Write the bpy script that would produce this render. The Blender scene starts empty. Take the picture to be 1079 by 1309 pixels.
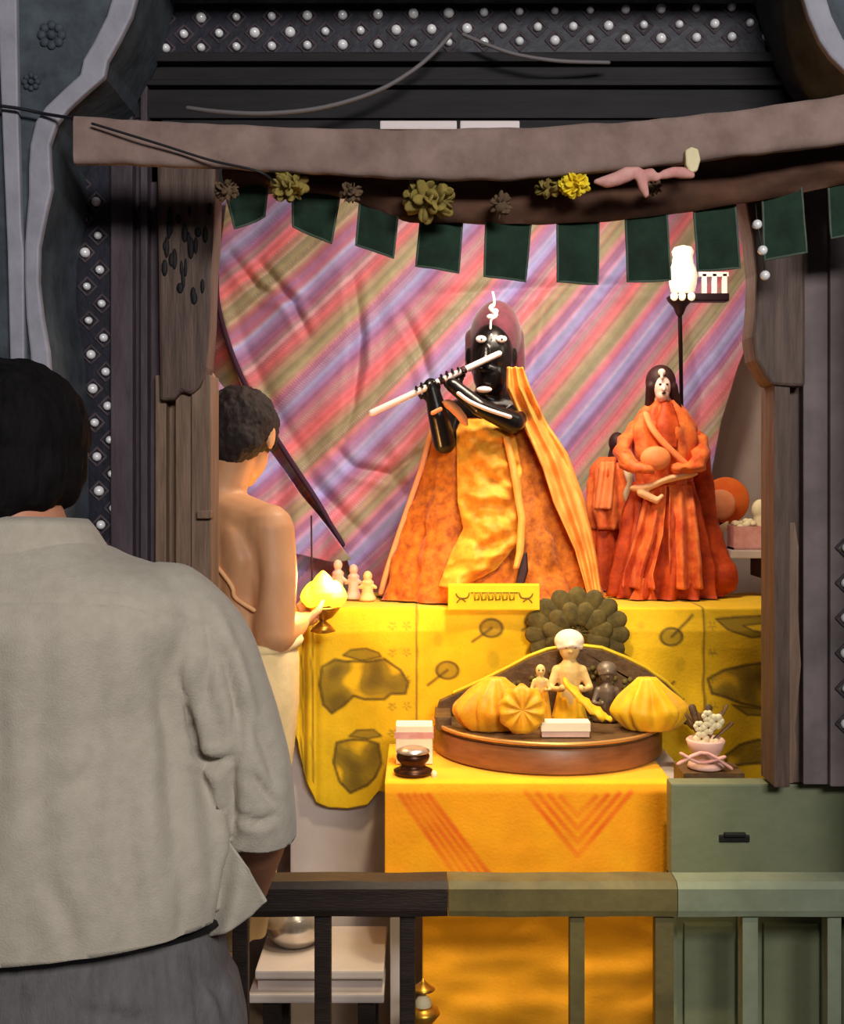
import bpy, bmesh, math, random
import numpy as np
from mathutils import Vector, Matrix, noise as mnoise
random.seed(7); RNG = np.random.default_rng(7)
SC = bpy.context.scene
COL = SC.collection
PI = math.pi
F = 1500.0; CX = 539.5; HY = 600.0; EYE = 1.5      # focal length and horizon of the 1079x1309 frame

def W(px, py, Y):                                    # a point of the place at depth Y
    return Vector(((px - CX) / F * Y, Y, EYE - (py - HY) / F * Y))
def PX(x, y, z): return CX + x / y * F, HY - (z - EYE) / y * F
def lin(c):
    c = c / 255.0
    return c / 12.92 if c <= 0.04045 else ((c + 0.055) / 1.055) ** 2.4
def L(r, g, b): return (lin(r), lin(g), lin(b), 1.0)

# ---------------------------------------------------------------- materials
def mat(name, rgb, rough=0.7, metal=0.0, var=0.0, scale=12.0, bump=0.0, bscale=60.0, rgb2=None, stretch=(1, 1, 1),
        emit=None, estr=0.0, spec=0.35, attr=None, detail=6.0, sheen=0.0, sss=0.0, trans=0.0):
    m = bpy.data.materials.new(name); m.use_nodes = True
    nt = m.node_tree; N = nt.nodes; K = nt.links
    b = N['Principled BSDF']
    b.inputs['Roughness'].default_value = rough; b.inputs['Metallic'].default_value = metal
    b.inputs['Specular IOR Level'].default_value = spec
    if sheen: b.inputs['Sheen Weight'].default_value = sheen
    if sss:
        b.inputs['Subsurface Weight'].default_value = sss; b.inputs['Subsurface Radius'].default_value = (0.02, 0.008, 0.004)
    if trans: b.inputs['Transmission Weight'].default_value = trans
    c = L(*rgb); b.inputs['Base Color'].default_value = c
    tc = N.new('ShaderNodeTexCoord'); mp = N.new('ShaderNodeMapping'); mp.inputs['Scale'].default_value = stretch
    K.new(tc.outputs['Object'], mp.inputs['Vector'])
    src = None
    if attr:
        a = N.new('ShaderNodeAttribute'); a.attribute_name = attr; src = a.outputs['Color']
    if var or rgb2:
        n = N.new('ShaderNodeTexNoise'); n.inputs['Scale'].default_value = scale; n.inputs['Detail'].default_value = detail
        n.inputs['Roughness'].default_value = 0.62
        K.new(mp.outputs['Vector'], n.inputs['Vector'])
        r = N.new('ShaderNodeValToRGB'); K.new(n.outputs['Fac'], r.inputs['Fac'])
        r.color_ramp.elements[0].position = 0.32; r.color_ramp.elements[1].position = 0.68
        if attr:
            r.color_ramp.elements[0].color = (1 - var,) * 3 + (1,); r.color_ramp.elements[1].color = (1 + var,) * 3 + (1,)
            mx = N.new('ShaderNodeMix'); mx.data_type = 'RGBA'; mx.blend_type = 'MULTIPLY'; mx.inputs[0].default_value = 1
            K.new(src, mx.inputs[6]); K.new(r.outputs['Color'], mx.inputs[7]); src = mx.outputs[2]
        else:
            c2 = L(*rgb2) if rgb2 else tuple(min(1, x * (1 + var)) for x in c[:3]) + (1,)
            c1 = c if rgb2 else tuple(x * (1 - var) for x in c[:3]) + (1,)
            r.color_ramp.elements[0].color = c1; r.color_ramp.elements[1].color = c2; src = r.outputs['Color']
    if src is not None: K.new(src, b.inputs['Base Color'])
    if bump:
        n2 = N.new('ShaderNodeTexNoise'); n2.inputs['Scale'].default_value = bscale; n2.inputs['Detail'].default_value = 5
        K.new(mp.outputs['Vector'], n2.inputs['Vector'])
        bp = N.new('ShaderNodeBump'); bp.inputs['Strength'].default_value = bump; bp.inputs['Distance'].default_value = 0.004
        K.new(n2.outputs['Fac'], bp.inputs['Height']); K.new(bp.outputs['Normal'], b.inputs['Normal'])
    if emit:
        b.inputs['Emission Color'].default_value = L(*emit); b.inputs['Emission Strength'].default_value = estr
    return m

# ---------------------------------------------------------------- objects
def tag(o, label=None, cat=None, group=None, kind=None):
    if label: o['label'] = label
    if cat: o['category'] = cat
    if group: o['group'] = group
    if kind: o['kind'] = kind
    return o
def empty(name, loc, label=None, cat=None, group=None, kind=None):
    o = bpy.data.objects.new(name, None); COL.objects.link(o); o.location = loc; o.empty_display_size = 0.05
    return tag(o, label, cat, group, kind)
def wloc(o):
    v = Vector((0, 0, 0))
    while o is not None: v += o.location; o = o.parent
    return v

class MB:
    """collects shapes in world coordinates; build() links them as one mesh object"""
    def __init__(s): s.v = []; s.f = []; s.m = []
    def add(s, vs, fs, mi=0):
        k = len(s.v); s.v += [tuple(p) for p in vs]; s.f += [tuple(i + k for i in f) for f in fs]; s.m += [mi] * len(fs); return s
    def loft(s, rings, caps=True, closed=True, mi=0):
        n = len(rings[0]); vs = [p for r in rings for p in r]; fs = []
        for i in range(len(rings) - 1):
            for j in range(n if closed else n - 1):
                a = i * n + j; b = i * n + (j + 1) % n
                fs.append((a, b, b + n, a + n))
        if caps and closed:
            fs.append(tuple(range(n - 1, -1, -1))); fs.append(tuple(range((len(rings) - 1) * n, len(rings) * n)))
        return s.add(vs, fs, mi)
    def box(s, c, size, bev=0.0, rot=None, mi=0):
        bm = bmesh.new(); bmesh.ops.create_cube(bm, size=1.0)
        for v in bm.verts: v.co = Vector((v.co.x * size[0], v.co.y * size[1], v.co.z * size[2]))
        if bev: bmesh.ops.bevel(bm, geom=list(bm.edges), offset=bev, segments=2, affect='EDGES', profile=0.7)
        if rot is not None: bmesh.ops.transform(bm, matrix=rot.to_4x4(), verts=bm.verts)
        bm.verts.index_update()
        s.add([v.co + Vector(c) for v in bm.verts], [[v.index for v in f.verts] for f in bm.faces], mi); bm.free(); return s
    def span(s, x0, x1, y0, y1, z0, z1, bev=0.0, mi=0):
        return s.box(((x0 + x1) / 2, (y0 + y1) / 2, (z0 + z1) / 2), (abs(x1 - x0), abs(y1 - y0), abs(z1 - z0)), bev, None, mi)
    def limb(s, pts, rad, n=14, cap=3, flat=None, mi=0):
        """round tapering tube through pts, hemispherical ends"""
        P = [Vector(p) for p in pts]; R = list(rad) if hasattr(rad, '__len__') else [rad] * len(P)
        T = []
        for i in range(len(P)):
            a = P[max(i - 1, 0)]; b = P[min(i + 1, len(P) - 1)]; T.append((b - a).normalized())
        up = Vector((0, 0, 1)) if abs(T[0].z) < 0.9 else Vector((0, 1, 0))
        u = T[0].cross(up).normalized(); rings = []
        def ring(c, u, w, r): return [c + u * (r * math.cos(2 * PI * k / n)) + w * (r * (flat or 1) * math.sin(2 * PI * k / n)) for k in range(n)]
        for i in range(len(P)):
            u = (u - T[i] * u.dot(T[i])).normalized(); w = T[i].cross(u)
            if i == 0 and cap:
                for q in range(cap):
                    a = (q + 0.25) / (cap + 0.25) * PI / 2; rings.append(ring(P[0] - T[0] * (R[0] * math.cos(a)), u, w, R[0] * math.sin(a)))
            rings.append(ring(P[i], u, w, R[i]))
            if i == len(P) - 1 and cap:
                for q in range(cap):
                    a = (cap - q - 0.75) / (cap + 0.25) * PI / 2; rings.append(ring(P[i] + T[i] * (R[i] * math.cos(a)), u, w, R[i] * math.sin(a)))
        return s.loft(rings, mi=mi)
    def ball(s, c, r, n=20, m=12, rot=None, mi=0):
        r = r if hasattr(r, '__len__') else (r, r, r); vs = []
        for i in range(1, m):
            t = PI * i / m
            for j in range(n):
                p = 2 * PI * j / n
                q = Vector((r[0] * math.sin(t) * math.cos(p), r[1] * math.sin(t) * math.sin(p), r[2] * math.cos(t)))
                vs.append((rot @ q if rot is not None else q) + Vector(c))
        fs = [(i * n + j, (i + 1) * n + j, (i + 1) * n + (j + 1) % n, i * n + (j + 1) % n) for i in range(m - 2) for j in range(n)]
        t = Vector((0, 0, r[2])); b = Vector((0, 0, -r[2]))
        if rot is not None: t = rot @ t; b = rot @ b
        vs += [t + Vector(c), b + Vector(c)]; T = len(vs) - 2
        fs += [(T, j, (j + 1) % n) for j in range(n)] + [(T + 1, (m - 2) * n + (j + 1) % n, (m - 2) * n + j) for j in range(n)]
        return s.add(vs, fs, mi)
    def lathe(s, c, prof, n=28, mi=0, rot=None, caps=True):
        c = Vector(c); rings = []
        for r, z in prof:
            ring = []
            for k in range(n):
                q = Vector((r * math.cos(2 * PI * k / n), r * math.sin(2 * PI * k / n), z))
                ring.append((rot @ q if rot is not None else q) + c)
            rings.append(ring)
        return s.loft(rings, caps=caps, mi=mi)
    def prism(s, poly, y0, y1, mi=0):
        """poly: (x, z) outline in a vertical plane, extruded from y0 to y1"""
        n = len(poly); vs = [(x, y0, z) for x, z in poly] + [(x, y1, z) for x, z in poly]
        fs = [tuple(range(n)), tuple(range(2 * n - 1, n - 1, -1))] + [(i, i + n, (i + 1) % n + n, (i + 1) % n) for i in range(n)]
        return s.add(vs, fs, mi)
    def grid(s, nu, nv, fn, mi=0):
        vs = [fn(i / nu, j / nv) for j in range(nv + 1) for i in range(nu + 1)]
        fs = [(j * (nu + 1) + i, j * (nu + 1) + i + 1, (j + 1) * (nu + 1) + i + 1, (j + 1) * (nu + 1) + i) for j in range(nv) for i in range(nu)]
        return s.add(vs, fs, mi)
    def build(s, name, m, parent=None, smooth=True, origin=None, solid=0.0, bev=0.0, sub=0, angle=None):
        me = bpy.data.meshes.new(name)
        if parent is not None: o0 = wloc(parent)
        elif origin is not None: o0 = Vector(origin)
        else:
            a = np.array(s.v); lo = a.min(0); hi = a.max(0); o0 = Vector(((lo[0] + hi[0]) / 2, (lo[1] + hi[1]) / 2, lo[2]))
        me.from_pydata([(x - o0.x, y - o0.y, z - o0.z) for x, y, z in s.v], [], s.f)
        bm = bmesh.new(); bm.from_mesh(me); bmesh.ops.recalc_face_normals(bm, faces=bm.faces); bm.to_mesh(me); bm.free()
        ms = m if isinstance(m, (list, tuple)) else [m]
        for x in ms: me.materials.append(x)
        me.polygons.foreach_set('material_index', s.m)
        me.polygons.foreach_set('use_smooth', [smooth] * len(me.polygons))
        if smooth and angle: me.set_sharp_from_angle(angle=math.radians(angle))
        o = bpy.data.objects.new(name, me); COL.objects.link(o)
        if parent is not None: o.parent = parent
        else: o.location = o0
        if bev:
            q = o.modifiers.new('bevel', 'BEVEL'); q.width = bev; q.segments = 2; q.limit_method = 'ANGLE'
        if sub:
            q = o.modifiers.new('subdivision', 'SUBSURF'); q.levels = sub; q.render_levels = sub
        if solid:
            q = o.modifiers.new('solidify', 'SOLIDIFY'); q.thickness = solid; q.offset = 0
        return o

def fuse(mb, voxel, it=4):
    """one continuous surface out of overlapping closed shapes"""
    me = bpy.data.meshes.new('t'); me.from_pydata(mb.v, [], mb.f)
    bm = bmesh.new(); bm.from_mesh(me); bmesh.ops.recalc_face_normals(bm, faces=bm.faces); bm.to_mesh(me); bm.free()
    o = bpy.data.objects.new('t', me); COL.objects.link(o)
    r = o.modifiers.new('r', 'REMESH'); r.mode = 'VOXEL'; r.voxel_size = voxel
    if it: q = o.modifiers.new('s', 'SMOOTH'); q.factor = 0.5; q.iterations = it
    dg = bpy.context.evaluated_depsgraph_get(); dg.update()
    m2 = bpy.data.meshes.new_from_object(o.evaluated_get(dg))
    out = MB(); co = np.empty(len(m2.vertices) * 3); m2.vertices.foreach_get('co', co)
    out.v = [tuple(p) for p in co.reshape(-1, 3)]; out.f = [tuple(p.vertices) for p in m2.polygons]; out.m = [0] * len(out.f)
    bpy.data.objects.remove(o); bpy.data.meshes.remove(me); bpy.data.meshes.remove(m2)
    return out
def normals(mb):
    v = np.array(mb.v); n = np.zeros_like(v)
    f4 = np.array([f if len(f) == 4 else (f[0], f[1], f[2], f[2]) for f in mb.f])
    fn = np.cross(v[f4[:, 2]] - v[f4[:, 0]], v[f4[:, 3]] - v[f4[:, 1]])
    for k in range(4): np.add.at(n, f4[:, k], fn)
    return n / (np.linalg.norm(n, axis=1, keepdims=True) + 1e-12)
def pxv(v): return CX + v[:, 0] / v[:, 1] * F, HY - (v[:, 2] - EYE) / v[:, 1] * F
def crease(v, n, lines, mask=None):
    """press folds into a cloth: each line = (points in frame px at the cloth, width px, depth m); negative depth raises a ridge"""
    px, py = pxv(v); d = np.zeros(len(v))
    for pts, w, dep in lines:
        best = np.full(len(v), 1e9); tt = np.zeros(len(v)); tot = len(pts) - 1
        for i in range(tot):
            a = np.array(pts[i], float); b = np.array(pts[i + 1], float); ab = b - a
            t = np.clip(((px - a[0]) * ab[0] + (py - a[1]) * ab[1]) / (ab @ ab), 0, 1)
            q = np.hypot(px - a[0] - t * ab[0], py - a[1] - t * ab[1]); k = q < best
            best = np.where(k, q, best); tt = np.where(k, (i + t) / tot, tt)
        fade = np.clip(np.sin(np.clip(tt, 0.0, 1) * PI), 0.0, 1) ** 0.5 * 0.85 + 0.15
        d -= dep * fade * (np.exp(-(best / w) ** 2) - 0.45 * np.exp(-((best - 2.1 * w) / (1.2 * w)) ** 2))
    if mask is not None: d *= mask
    return v + n * d[:, None]
def fbm(p, sc, oct=3):
    return mnoise.fractal(Vector(p) * sc, 1.0, 2.0, oct)
def smoothpts(pts, n):
    """Catmull-Rom through pts, n samples"""
    P = [Vector(p) for p in pts]; out = []
    for k in range(n):
        t = k / (n - 1) * (len(P) - 1); i = min(int(t), len(P) - 2); t -= i
        a = P[max(i - 1, 0)]; b = P[i]; c = P[i + 1]; d = P[min(i + 2, len(P) - 1)]
        out.append(0.5 * ((2 * b) + (c - a) * t + (2 * a - 5 * b + 4 * c - d) * t * t + (3 * b - a - 3 * c + d) * t ** 3))
    return out
def interp(rows, k, t):
    xs = [r[0] for r in rows]; return float(np.interp(t, xs, [r[k] for r in rows]))
ZMIN = [-9.0]
def robe(rows, Y, dep, n=72, nr=26, fold=None, mb=None):
    """closed draped body: rows (py, left px, right px [, half depth]) at depth Y; fold(theta, t) -> metres outward"""
    mb = mb or MB(); rings = []
    y0, y1 = rows[0][0], rows[-1][0]
    for i in range(nr + 1):
        t = i / nr; py = y0 + (y1 - y0) * t; xl = interp(rows, 1, py); xr = interp(rows, 2, py)
        a = W(xl, py, Y); b = W(xr, py, Y); c = (a + b) / 2; hw = (b.x - a.x) / 2
        hd = interp(rows, 3, py) if len(rows[0]) > 3 else dep * hw
        ring = []
        for k in range(n):
            th = 2 * PI * k / n; e = fold(th, t) if fold else 0
            ring.append(Vector((c.x + (hw + e) * math.cos(th), c.y - (hd + e) * math.sin(th), max(ZMIN[0], c.z))))
        rings.append(ring)
    return mb.loft(rings)
def setcol(o, cols):
    at = o.data.color_attributes.new('Col', 'FLOAT_COLOR', 'POINT')
    at.data.foreach_set('color', np.asarray(cols, dtype=np.float32).reshape(-1))
def inpoly(px, py, poly):
    r = np.zeros(px.shape, bool); n = len(poly); j = n - 1
    for i in range(n):
        xi, yi = poly[i]; xj, yj = poly[j]
        c = ((yi > py) != (yj > py)) & (px < (xj - xi) * (py - yi) / (yj - yi + 1e-9) + xi); r ^= c; j = i
    return r
def edist(px, py, poly, closed=True):
    best = np.full(px.shape, 1e9); n = len(poly)
    for i in range(n if closed else n - 1):
        a = np.array(poly[i], float); b = np.array(poly[(i + 1) % n], float); ab = b - a
        t = np.clip(((px - a[0]) * ab[0] + (py - a[1]) * ab[1]) / (ab @ ab + 1e-9), 0, 1)
        best = np.minimum(best, np.hypot(px - a[0] - t * ab[0], py - a[1] - t * ab[1]))
    return best
def rz(a): return Matrix.Rotation(a, 3, 'Z')
def rx(a): return Matrix.Rotation(a, 3, 'X')
def ry(a): return Matrix.Rotation(a, 3, 'Y')
# ================================================================= camera, light
cam_d = bpy.data.cameras.new('camera'); cam = bpy.data.objects.new('camera', cam_d); COL.objects.link(cam)
cam.location = (0, 0, EYE); cam.rotation_euler = (PI / 2, 0, 0)
cam_d.sensor_fit = 'HORIZONTAL'; cam_d.sensor_width = 36; cam_d.lens = F / 1079 * 36
cam_d.shift_y = -(1309 / 2 - HY) / 1079; cam_d.clip_start = 0.05
SC.camera = cam
SC.view_settings.view_transform = 'Standard'; SC.view_settings.look = 'None'
SC.view_settings.gamma = 1; SC.view_settings.use_curve_mapping = False; SC.view_settings.exposure = 0.0
wd = bpy.data.worlds.new('world'); SC.world = wd; wd.use_nodes = True
wd.node_tree.nodes['Background'].inputs[0].default_value = (0.55, 0.6, 0.8, 1)
wd.node_tree.nodes['Background'].inputs[1].default_value = 0.035
def area(name, loc, target, size, energy, rgb, size_y=None, spread=None):
    d = bpy.data.lights.new(name, 'AREA'); d.energy = energy; d.color = rgb; d.size = size
    if size_y: d.shape = 'RECTANGLE'; d.size_y = size_y
    if spread: d.spread = math.radians(spread)
    o = bpy.data.objects.new(name, d); COL.objects.link(o); o.location = loc
    o.rotation_euler = (Vector(target) - Vector(loc)).to_track_quat('-Z', 'Y').to_euler(); return o
def point(name, loc, energy, rgb, r=0.02):
    d = bpy.data.lights.new(name, 'POINT'); d.energy = energy; d.color = rgb; d.shadow_soft_size = r
    o = bpy.data.objects.new(name, d); COL.objects.link(o); o.location = loc; return o
area('hall_tube_light', (0.9, -1.3, 2.75), (-0.1, 2.2, 1.1), 1.3, 98, (1.0, 0.965, 0.93), 0.5)
area('shrine_ceiling_light', (0.30, 2.62, 2.28), (0.15, 3.05, 1.3), 0.5, 17, (1.0, 0.84, 0.66), 0.25)
sd = bpy.data.lights.new('lintel_spot', 'SPOT'); sd.energy = 46; sd.color = (1.0, 0.80, 0.50); sd.spot_size = math.radians(66); sd.spot_blend = 0.7; sd.shadow_soft_size = 0.06
so_ = bpy.data.objects.new('lintel_spot', sd); COL.objects.link(so_); so_.location = (0.16, 2.20, 2.02); so_.rotation_euler = (Vector((0.16, 2.66, 0.75)) - Vector(so_.location)).to_track_quat('-Z', 'Y').to_euler()

sd = bpy.data.lights.new('cloth_fill_spot', 'SPOT'); sd.energy = 95; sd.color = (1.0, 0.80, 0.48); sd.spot_size = math.radians(27); sd.spot_blend = 0.8; sd.shadow_soft_size = 0.05  # unseen warm fill spot, added to brighten the lower orange cloth
so_ = bpy.data.objects.new('cloth_fill_spot', sd); COL.objects.link(so_); so_.location = (0.28, 0.9, 2.5); so_.rotation_euler = (Vector((0.20, 2.5, 0.38)) - Vector(so_.location)).to_track_quat('-Z', 'Y').to_euler()

# ================================================================= materials of the setting
M = {}
M['plaster'] = mat('pale_plaster', (186, 172, 165), 0.85, var=0.12, scale=5, bump=0.2)
M['hallwall'] = mat('hall_plaster', (150, 145, 140), 0.9, var=0.1, scale=3)
M['stone'] = mat('grey_stone_floor', (96, 88, 82), 0.6, var=0.25, scale=6, bump=0.2)
M['slate'] = mat('dull_slate_paint', (66, 74, 82), 0.75, var=0.45, scale=14, bump=0.4)
M['lilac'] = mat('pale_lilac_grey_paint', (150, 148, 160), 0.6, var=0.14, scale=18, bump=0.25)
M['dark_wood'] = mat('old_dark_wood', (44, 36, 36), 0.65, var=0.5, scale=9, stretch=(6, 6, 0.8), bump=0.35, bscale=30)
M['darkest'] = mat('blackened_wood', (24, 21, 24), 0.7, var=0.5, scale=8, stretch=(0.8, 6, 6), bump=0.3, bscale=25)
M['brown_wood'] = mat('worn_brown_wood', (70, 54, 48), 0.6, rgb2=(104, 84, 74), scale=10, stretch=(7, 7, 0.7), bump=0.4, bscale=30)
M['pale_wood'] = mat('rubbed_pale_wood', (104, 82, 66), 0.55, rgb2=(138, 112, 92), scale=10, stretch=(7, 7, 0.7), bump=0.35, bscale=30)
M['purple_wood'] = mat('dusty_violet_brown_wood', (58, 48, 54), 0.7, rgb2=(86, 74, 80), scale=7, stretch=(4, 4, 0.9), bump=0.45, bscale=26)
M['navy'] = mat('dark_indigo_ground', (26, 26, 40), 0.5, var=0.4, scale=30, bump=0.3)
M['mirror'] = mat('little_mirror_glass', (250, 250, 252), 0.22, metal=0.08, spec=0.9)
M['marble'] = mat('white_marble', (196, 184, 178), 0.35, var=0.10, scale=7, detail=9, spec=0.5)
M['green'] = mat('grey_green_paint', (104, 112, 84), 0.5, rgb2=(122, 126, 98), scale=7, bump=0.25, bscale=40, spec=0.45)
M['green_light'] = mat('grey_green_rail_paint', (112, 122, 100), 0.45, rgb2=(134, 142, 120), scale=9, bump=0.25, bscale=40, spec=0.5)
M['rail_dark'] = mat('shade_darkened_rail_wood', (36, 27, 24), 0.5, var=0.4, scale=9, stretch=(0.8, 6, 6), bump=0.3)  # shade at the dim end of the railing is put into this colour
M['rail_mid'] = mat('warm_lit_olive_rail_paint', (84, 76, 48), 0.5, rgb2=(112, 102, 62), scale=9, bump=0.3)  # warm light on the middle of the railing is put into this olive
M['black'] = mat('black_iron', (18, 16, 16), 0.5, spec=0.4)

# ================================================================= shell
def struct(o, label, cat): return tag(o, label, cat, kind='structure')
b = MB().span(-4, 4, -3.0, 2.03, -0.1, 0.0); struct(b.build('floor', M['stone'], smooth=False), 'grey stone hall floor in front of the shrine railing', 'floor')
b = MB().span(-1.6, 1.7, 2.0, 3.6, -0.1, 0.10); struct(b.build('floor', M['stone'], smooth=False), 'raised stone floor inside the shrine under the altar', 'floor')
b = MB().span(-1.6, 1.7, 3.55, 3.65, 0.1, 2.6); struct(b.build('wall_back', M['plaster'], smooth=False), 'pale plaster rear wall behind the striped curtain', 'wall')
b = MB().span(-1.25, -1.15, 2.36, 3.55, 0.1, 2.6); struct(b.build('wall_left', M['plaster'], smooth=False), 'plaster side wall on the bare-backed man\'s side', 'wall')
b = MB().span(1.22, 1.32, 2.36, 3.55, 0.1, 2.6); struct(b.build('wall_right', M['plaster'], smooth=False), 'pale plaster side wall beside the small shelf', 'wall')
b = MB().span(-1.6, 1.7, 2.25, 3.65, 2.6, 2.7); struct(b.build('ceiling', M['plaster'], smooth=False), 'shrine ceiling above the idols', 'ceiling')

def pprism(poly, Y0, Y1, mb=None, mi=0):
    """outline in frame px at depth Y0, given its real thickness back to Y1"""
    return (mb or MB()).prism([(W(x, y, Y0).x, W(x, y, Y0).z) for x, y in poly], Y0, Y1, mi)

# scalloped arch, its near face at 2.03 m and 22 cm deep
arch_in = [(190, -60), (168, 20), (152, 52), (137, 78), (133, 98), (112, 116), (86, 140), (72, 158), (63, 185), (64, 215), (66, 240), (58, 275),
           (50, 315), (49, 360), (54, 405), (62, 450), (66, 520), (68, 700), (70, 1320)]
arch_out = [(160, -60), (136, 20), (120, 52), (106, 76), (102, 95), (82, 113), (58, 136), (45, 155), (38, 185), (36, 215), (36, 250), (33, 285),
            (31, 315), (31, 360), (33, 405), (38, 450), (42, 520), (44, 700), (46, 1320)]
AY = 2.03
b = pprism([(-1500, -60)] + arch_in + [(70, 1700), (-1500, 1700)], AY, 2.25)
struct(b.build('wall_front', M['slate'], smooth=False), 'dull slate-painted arch wall beside the near man\'s head', 'wall')
b = pprism(arch_in + arch_out[::-1], AY - 0.018, AY)
struct(b.build('trim_1', M['lilac'], smooth=False, bev=0.004), 'pale lilac scalloped border along the arch above the near man', 'trim')
b = pprism([(-6, -60), (20, -60), (23, 150), (27, 290), (30, 320), (31, 480), (33, 1320), (14, 1320), (13, 480), (9, 320), (4, 200), (0, 100)], AY - 0.016, AY)
struct(b.build('trim_2', M['lilac'], smooth=False, bev=0.003), 'straight pale lilac strip beside the scalloped arch border', 'trim')
def rosette(px, py, r, Y, mb):
    c = W(px, py, Y)
    for k in range(8):
        a = 2 * PI * k / 8; mb.ball(c + Vector((r * 0.62 * math.cos(a), 0, r * 0.62 * math.sin(a))), (r * 0.30, 0.006, r * 0.30), 10, 6)
    mb.ball(c, (r * 0.3, 0.009, r * 0.3), 10, 6); return mb
for px, py, r, lab in ((66, 45, 0.028, 'carved round rosette on the slate spandrel, the larger one at its top'), (40, 105, 0.018, 'small carved rosette on the slate spandrel below the larger one')):
    tag(rosette(px, py, r, AY - 0.001, MB()).build('carved_rosette', M['slate']), lab, 'carving', 'carved rosettes of the arch wall')
ri = [(1010, -60), (1034, 20), (1048, 52), (1062, 72), (1080, 90), (1112, 118), (1140, 160), (1160, 1320)]
ro = [(1040, -60), (1064, 20), (1078, 48), (1092, 66), (1112, 84), (1140, 110), (1170, 150), (1190, 1320)]
b = pprism(ri + [(1160, 1700), (2500, 1700), (2500, -60)], AY, 2.25); struct(b.build('wall_front', M['slate'], smooth=False), 'slate-painted arch wall at the far side of the opening from the near man', 'wall')
b = pprism(ri + ro[::-1], AY - 0.018, AY); struct(b.build('trim_3', M['lilac'], smooth=False, bev=0.004), 'pale lilac arch border over the green end of the railing', 'trim')
z_ = lambda py: EYE - (py - HY) / F * AY
# wall above the arch, well over the frame
b = MB().span(-2.76, 2.65, AY, 2.25, z_(-60), 2.9); struct(b.build('wall_front', M['slate'], smooth=False), 'slate wall over the top of the arch', 'wall')

# header: mirror ground, mouldings, lintel
z = lambda py, Y: EYE - (py - HY) / F * Y
b = MB().span(-0.78, 0.95, 2.26, 2.30, z(72, 2.26), 2.62); struct(b.build('trim_4', M['navy'], smooth=False), 'dark indigo board over the opening that carries the mirror rows', 'trim')
b = MB()
for y0, y1, yy in ((72, 84, 2.235), (84, 104, 2.26), (104, 112, 2.245), (112, 150, 2.265)):
    b.span(-0.72, 0.95, yy, 2.32, z(y1, 2.26), z(y0, 2.26), 0.003)
struct(b.build('trim_5', M['darkest'], smooth=False), 'blackened moulded header under the upper rows of mirrors', 'trim')
b = MB().span(-0.72, 0.95, 2.275, 2.36, z(236, 2.28), z(148, 2.28), 0.004)
struct(b.build('trim_6', M['darkest'], smooth=False), 'dark lintel behind the pelmet strip and hanging flaps', 'trim')

# left jamb: mirror ground, planks, post with bracket
YM = 2.26
b = MB().span(W(88, 0, YM).x, W(147, 0, YM).x, YM, 2.31, 0.1, 2.3)
struct(b.build('trim_7', M['navy'], smooth=False), 'dark indigo board beside the near man\'s head that carries the mirrors', 'trim')
b = MB()
for x0, x1, y0 in ((144, 172, 2.245), (172, 181, 2.27), (181, 190, 2.25), (190, 207, 2.275)):
    b.span(W(x0, 0, 2.26).x, W(x1, 0, 2.26).x, y0, 2.33, 0.1, 2.3, 0.003)
struct(b.build('trim_8', M['purple_wood'], smooth=False), 'violet brown planks between the mirrors and the rubbed wooden post', 'trim')
YP = 2.27
b = MB()
pprism([(200, 200), (276, 200), (274, 300), (270, 360), (268, 420), (264, 470), (256, 495), (244, 505), (232, 500), (222, 512), (204, 512)], YP - 0.03, YP + 0.05, b)
struct(b.build('trim_9', M['brown_wood'], smooth=False, bev=0.006), 'brown wooden post head with a rounded lower end near the bare-backed man', 'trim')
b = MB()
for x0, x1, y0 in ((200, 214, YP - 0.01), (214, 224, YP + 0.015), (226, 246, YP - 0.012), (247, 272, YP - 0.02)):
    b.span(W(x0, 0, YP).x, W(x1, 0, YP).x, y0, YP + 0.07, 0.1, z(480, YP), 0.003)
b.span(W(256, 0, YP).x, W(274, 0, YP).x, YP - 0.035, YP, z(662, YP), z(652, YP), 0.003)
struct(b.build('trim_10', M['pale_wood'], smooth=False), 'rubbed pale wooden post in front of the bare-backed man', 'trim')
b = MB()
for k in range(26):
    a = 208 + 62 * random.random(); c = 262 + 120 * random.random()
    b.ball(W(a, c, YP - 0.032), (0.003 + 0.004 * random.random(), 0.003, 0.008 + 0.014 * random.random()), 8, 6)
struct(b.build('trim_11', M['darkest']), 'worn dark carving on the head of the post near the bare-backed man', 'trim')

# right post and jamb
b = MB()
pprism([(952, 250), (962, 300), (967, 350), (966, 390), (962, 430), (966, 460), (978, 480), (986, 492), (1012, 494), (1030, 494), (1030, 250)], YP - 0.03, YP + 0.05, b)
struct(b.build('trim_12', M['brown_wood'], smooth=False, bev=0.006), 'brown post bracket with a wavy edge beside the female idol', 'trim')
b = MB()
for x0, x1, y0, ztop in ((986, 1006, YP - 0.02, z(470, YP)), (1006, 1028, YP + 0.015, 2.3)):
    b.span(W(x0, 0, YP).x, W(x1, 0, YP).x, y0, YP + 0.07, z(1003, YP), ztop, 0.003)
struct(b.build('trim_13', M['brown_wood'], smooth=False), 'brown wooden post standing on the green wall', 'trim')
b = pprism([(1010, 668), (1016, 668), (1021, 700), (1020, 780), (1024, 850), (1019, 905), (1016, 930), (1018, 955), (1014, 1001), (1009, 1001), (1010, 930), (1008, 800)], YP - 0.004, YP + 0.02)
struct(b.build('trim_14', M['pale_wood'], smooth=False), 'pale splintered strip on the post above the green wall', 'trim')
b = MB().span(W(1027, 0, 2.26).x, W(1060, 0, 2.26).x, 2.26, 2.33, z(1003, 2.26), 2.3, 0.004)
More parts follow.
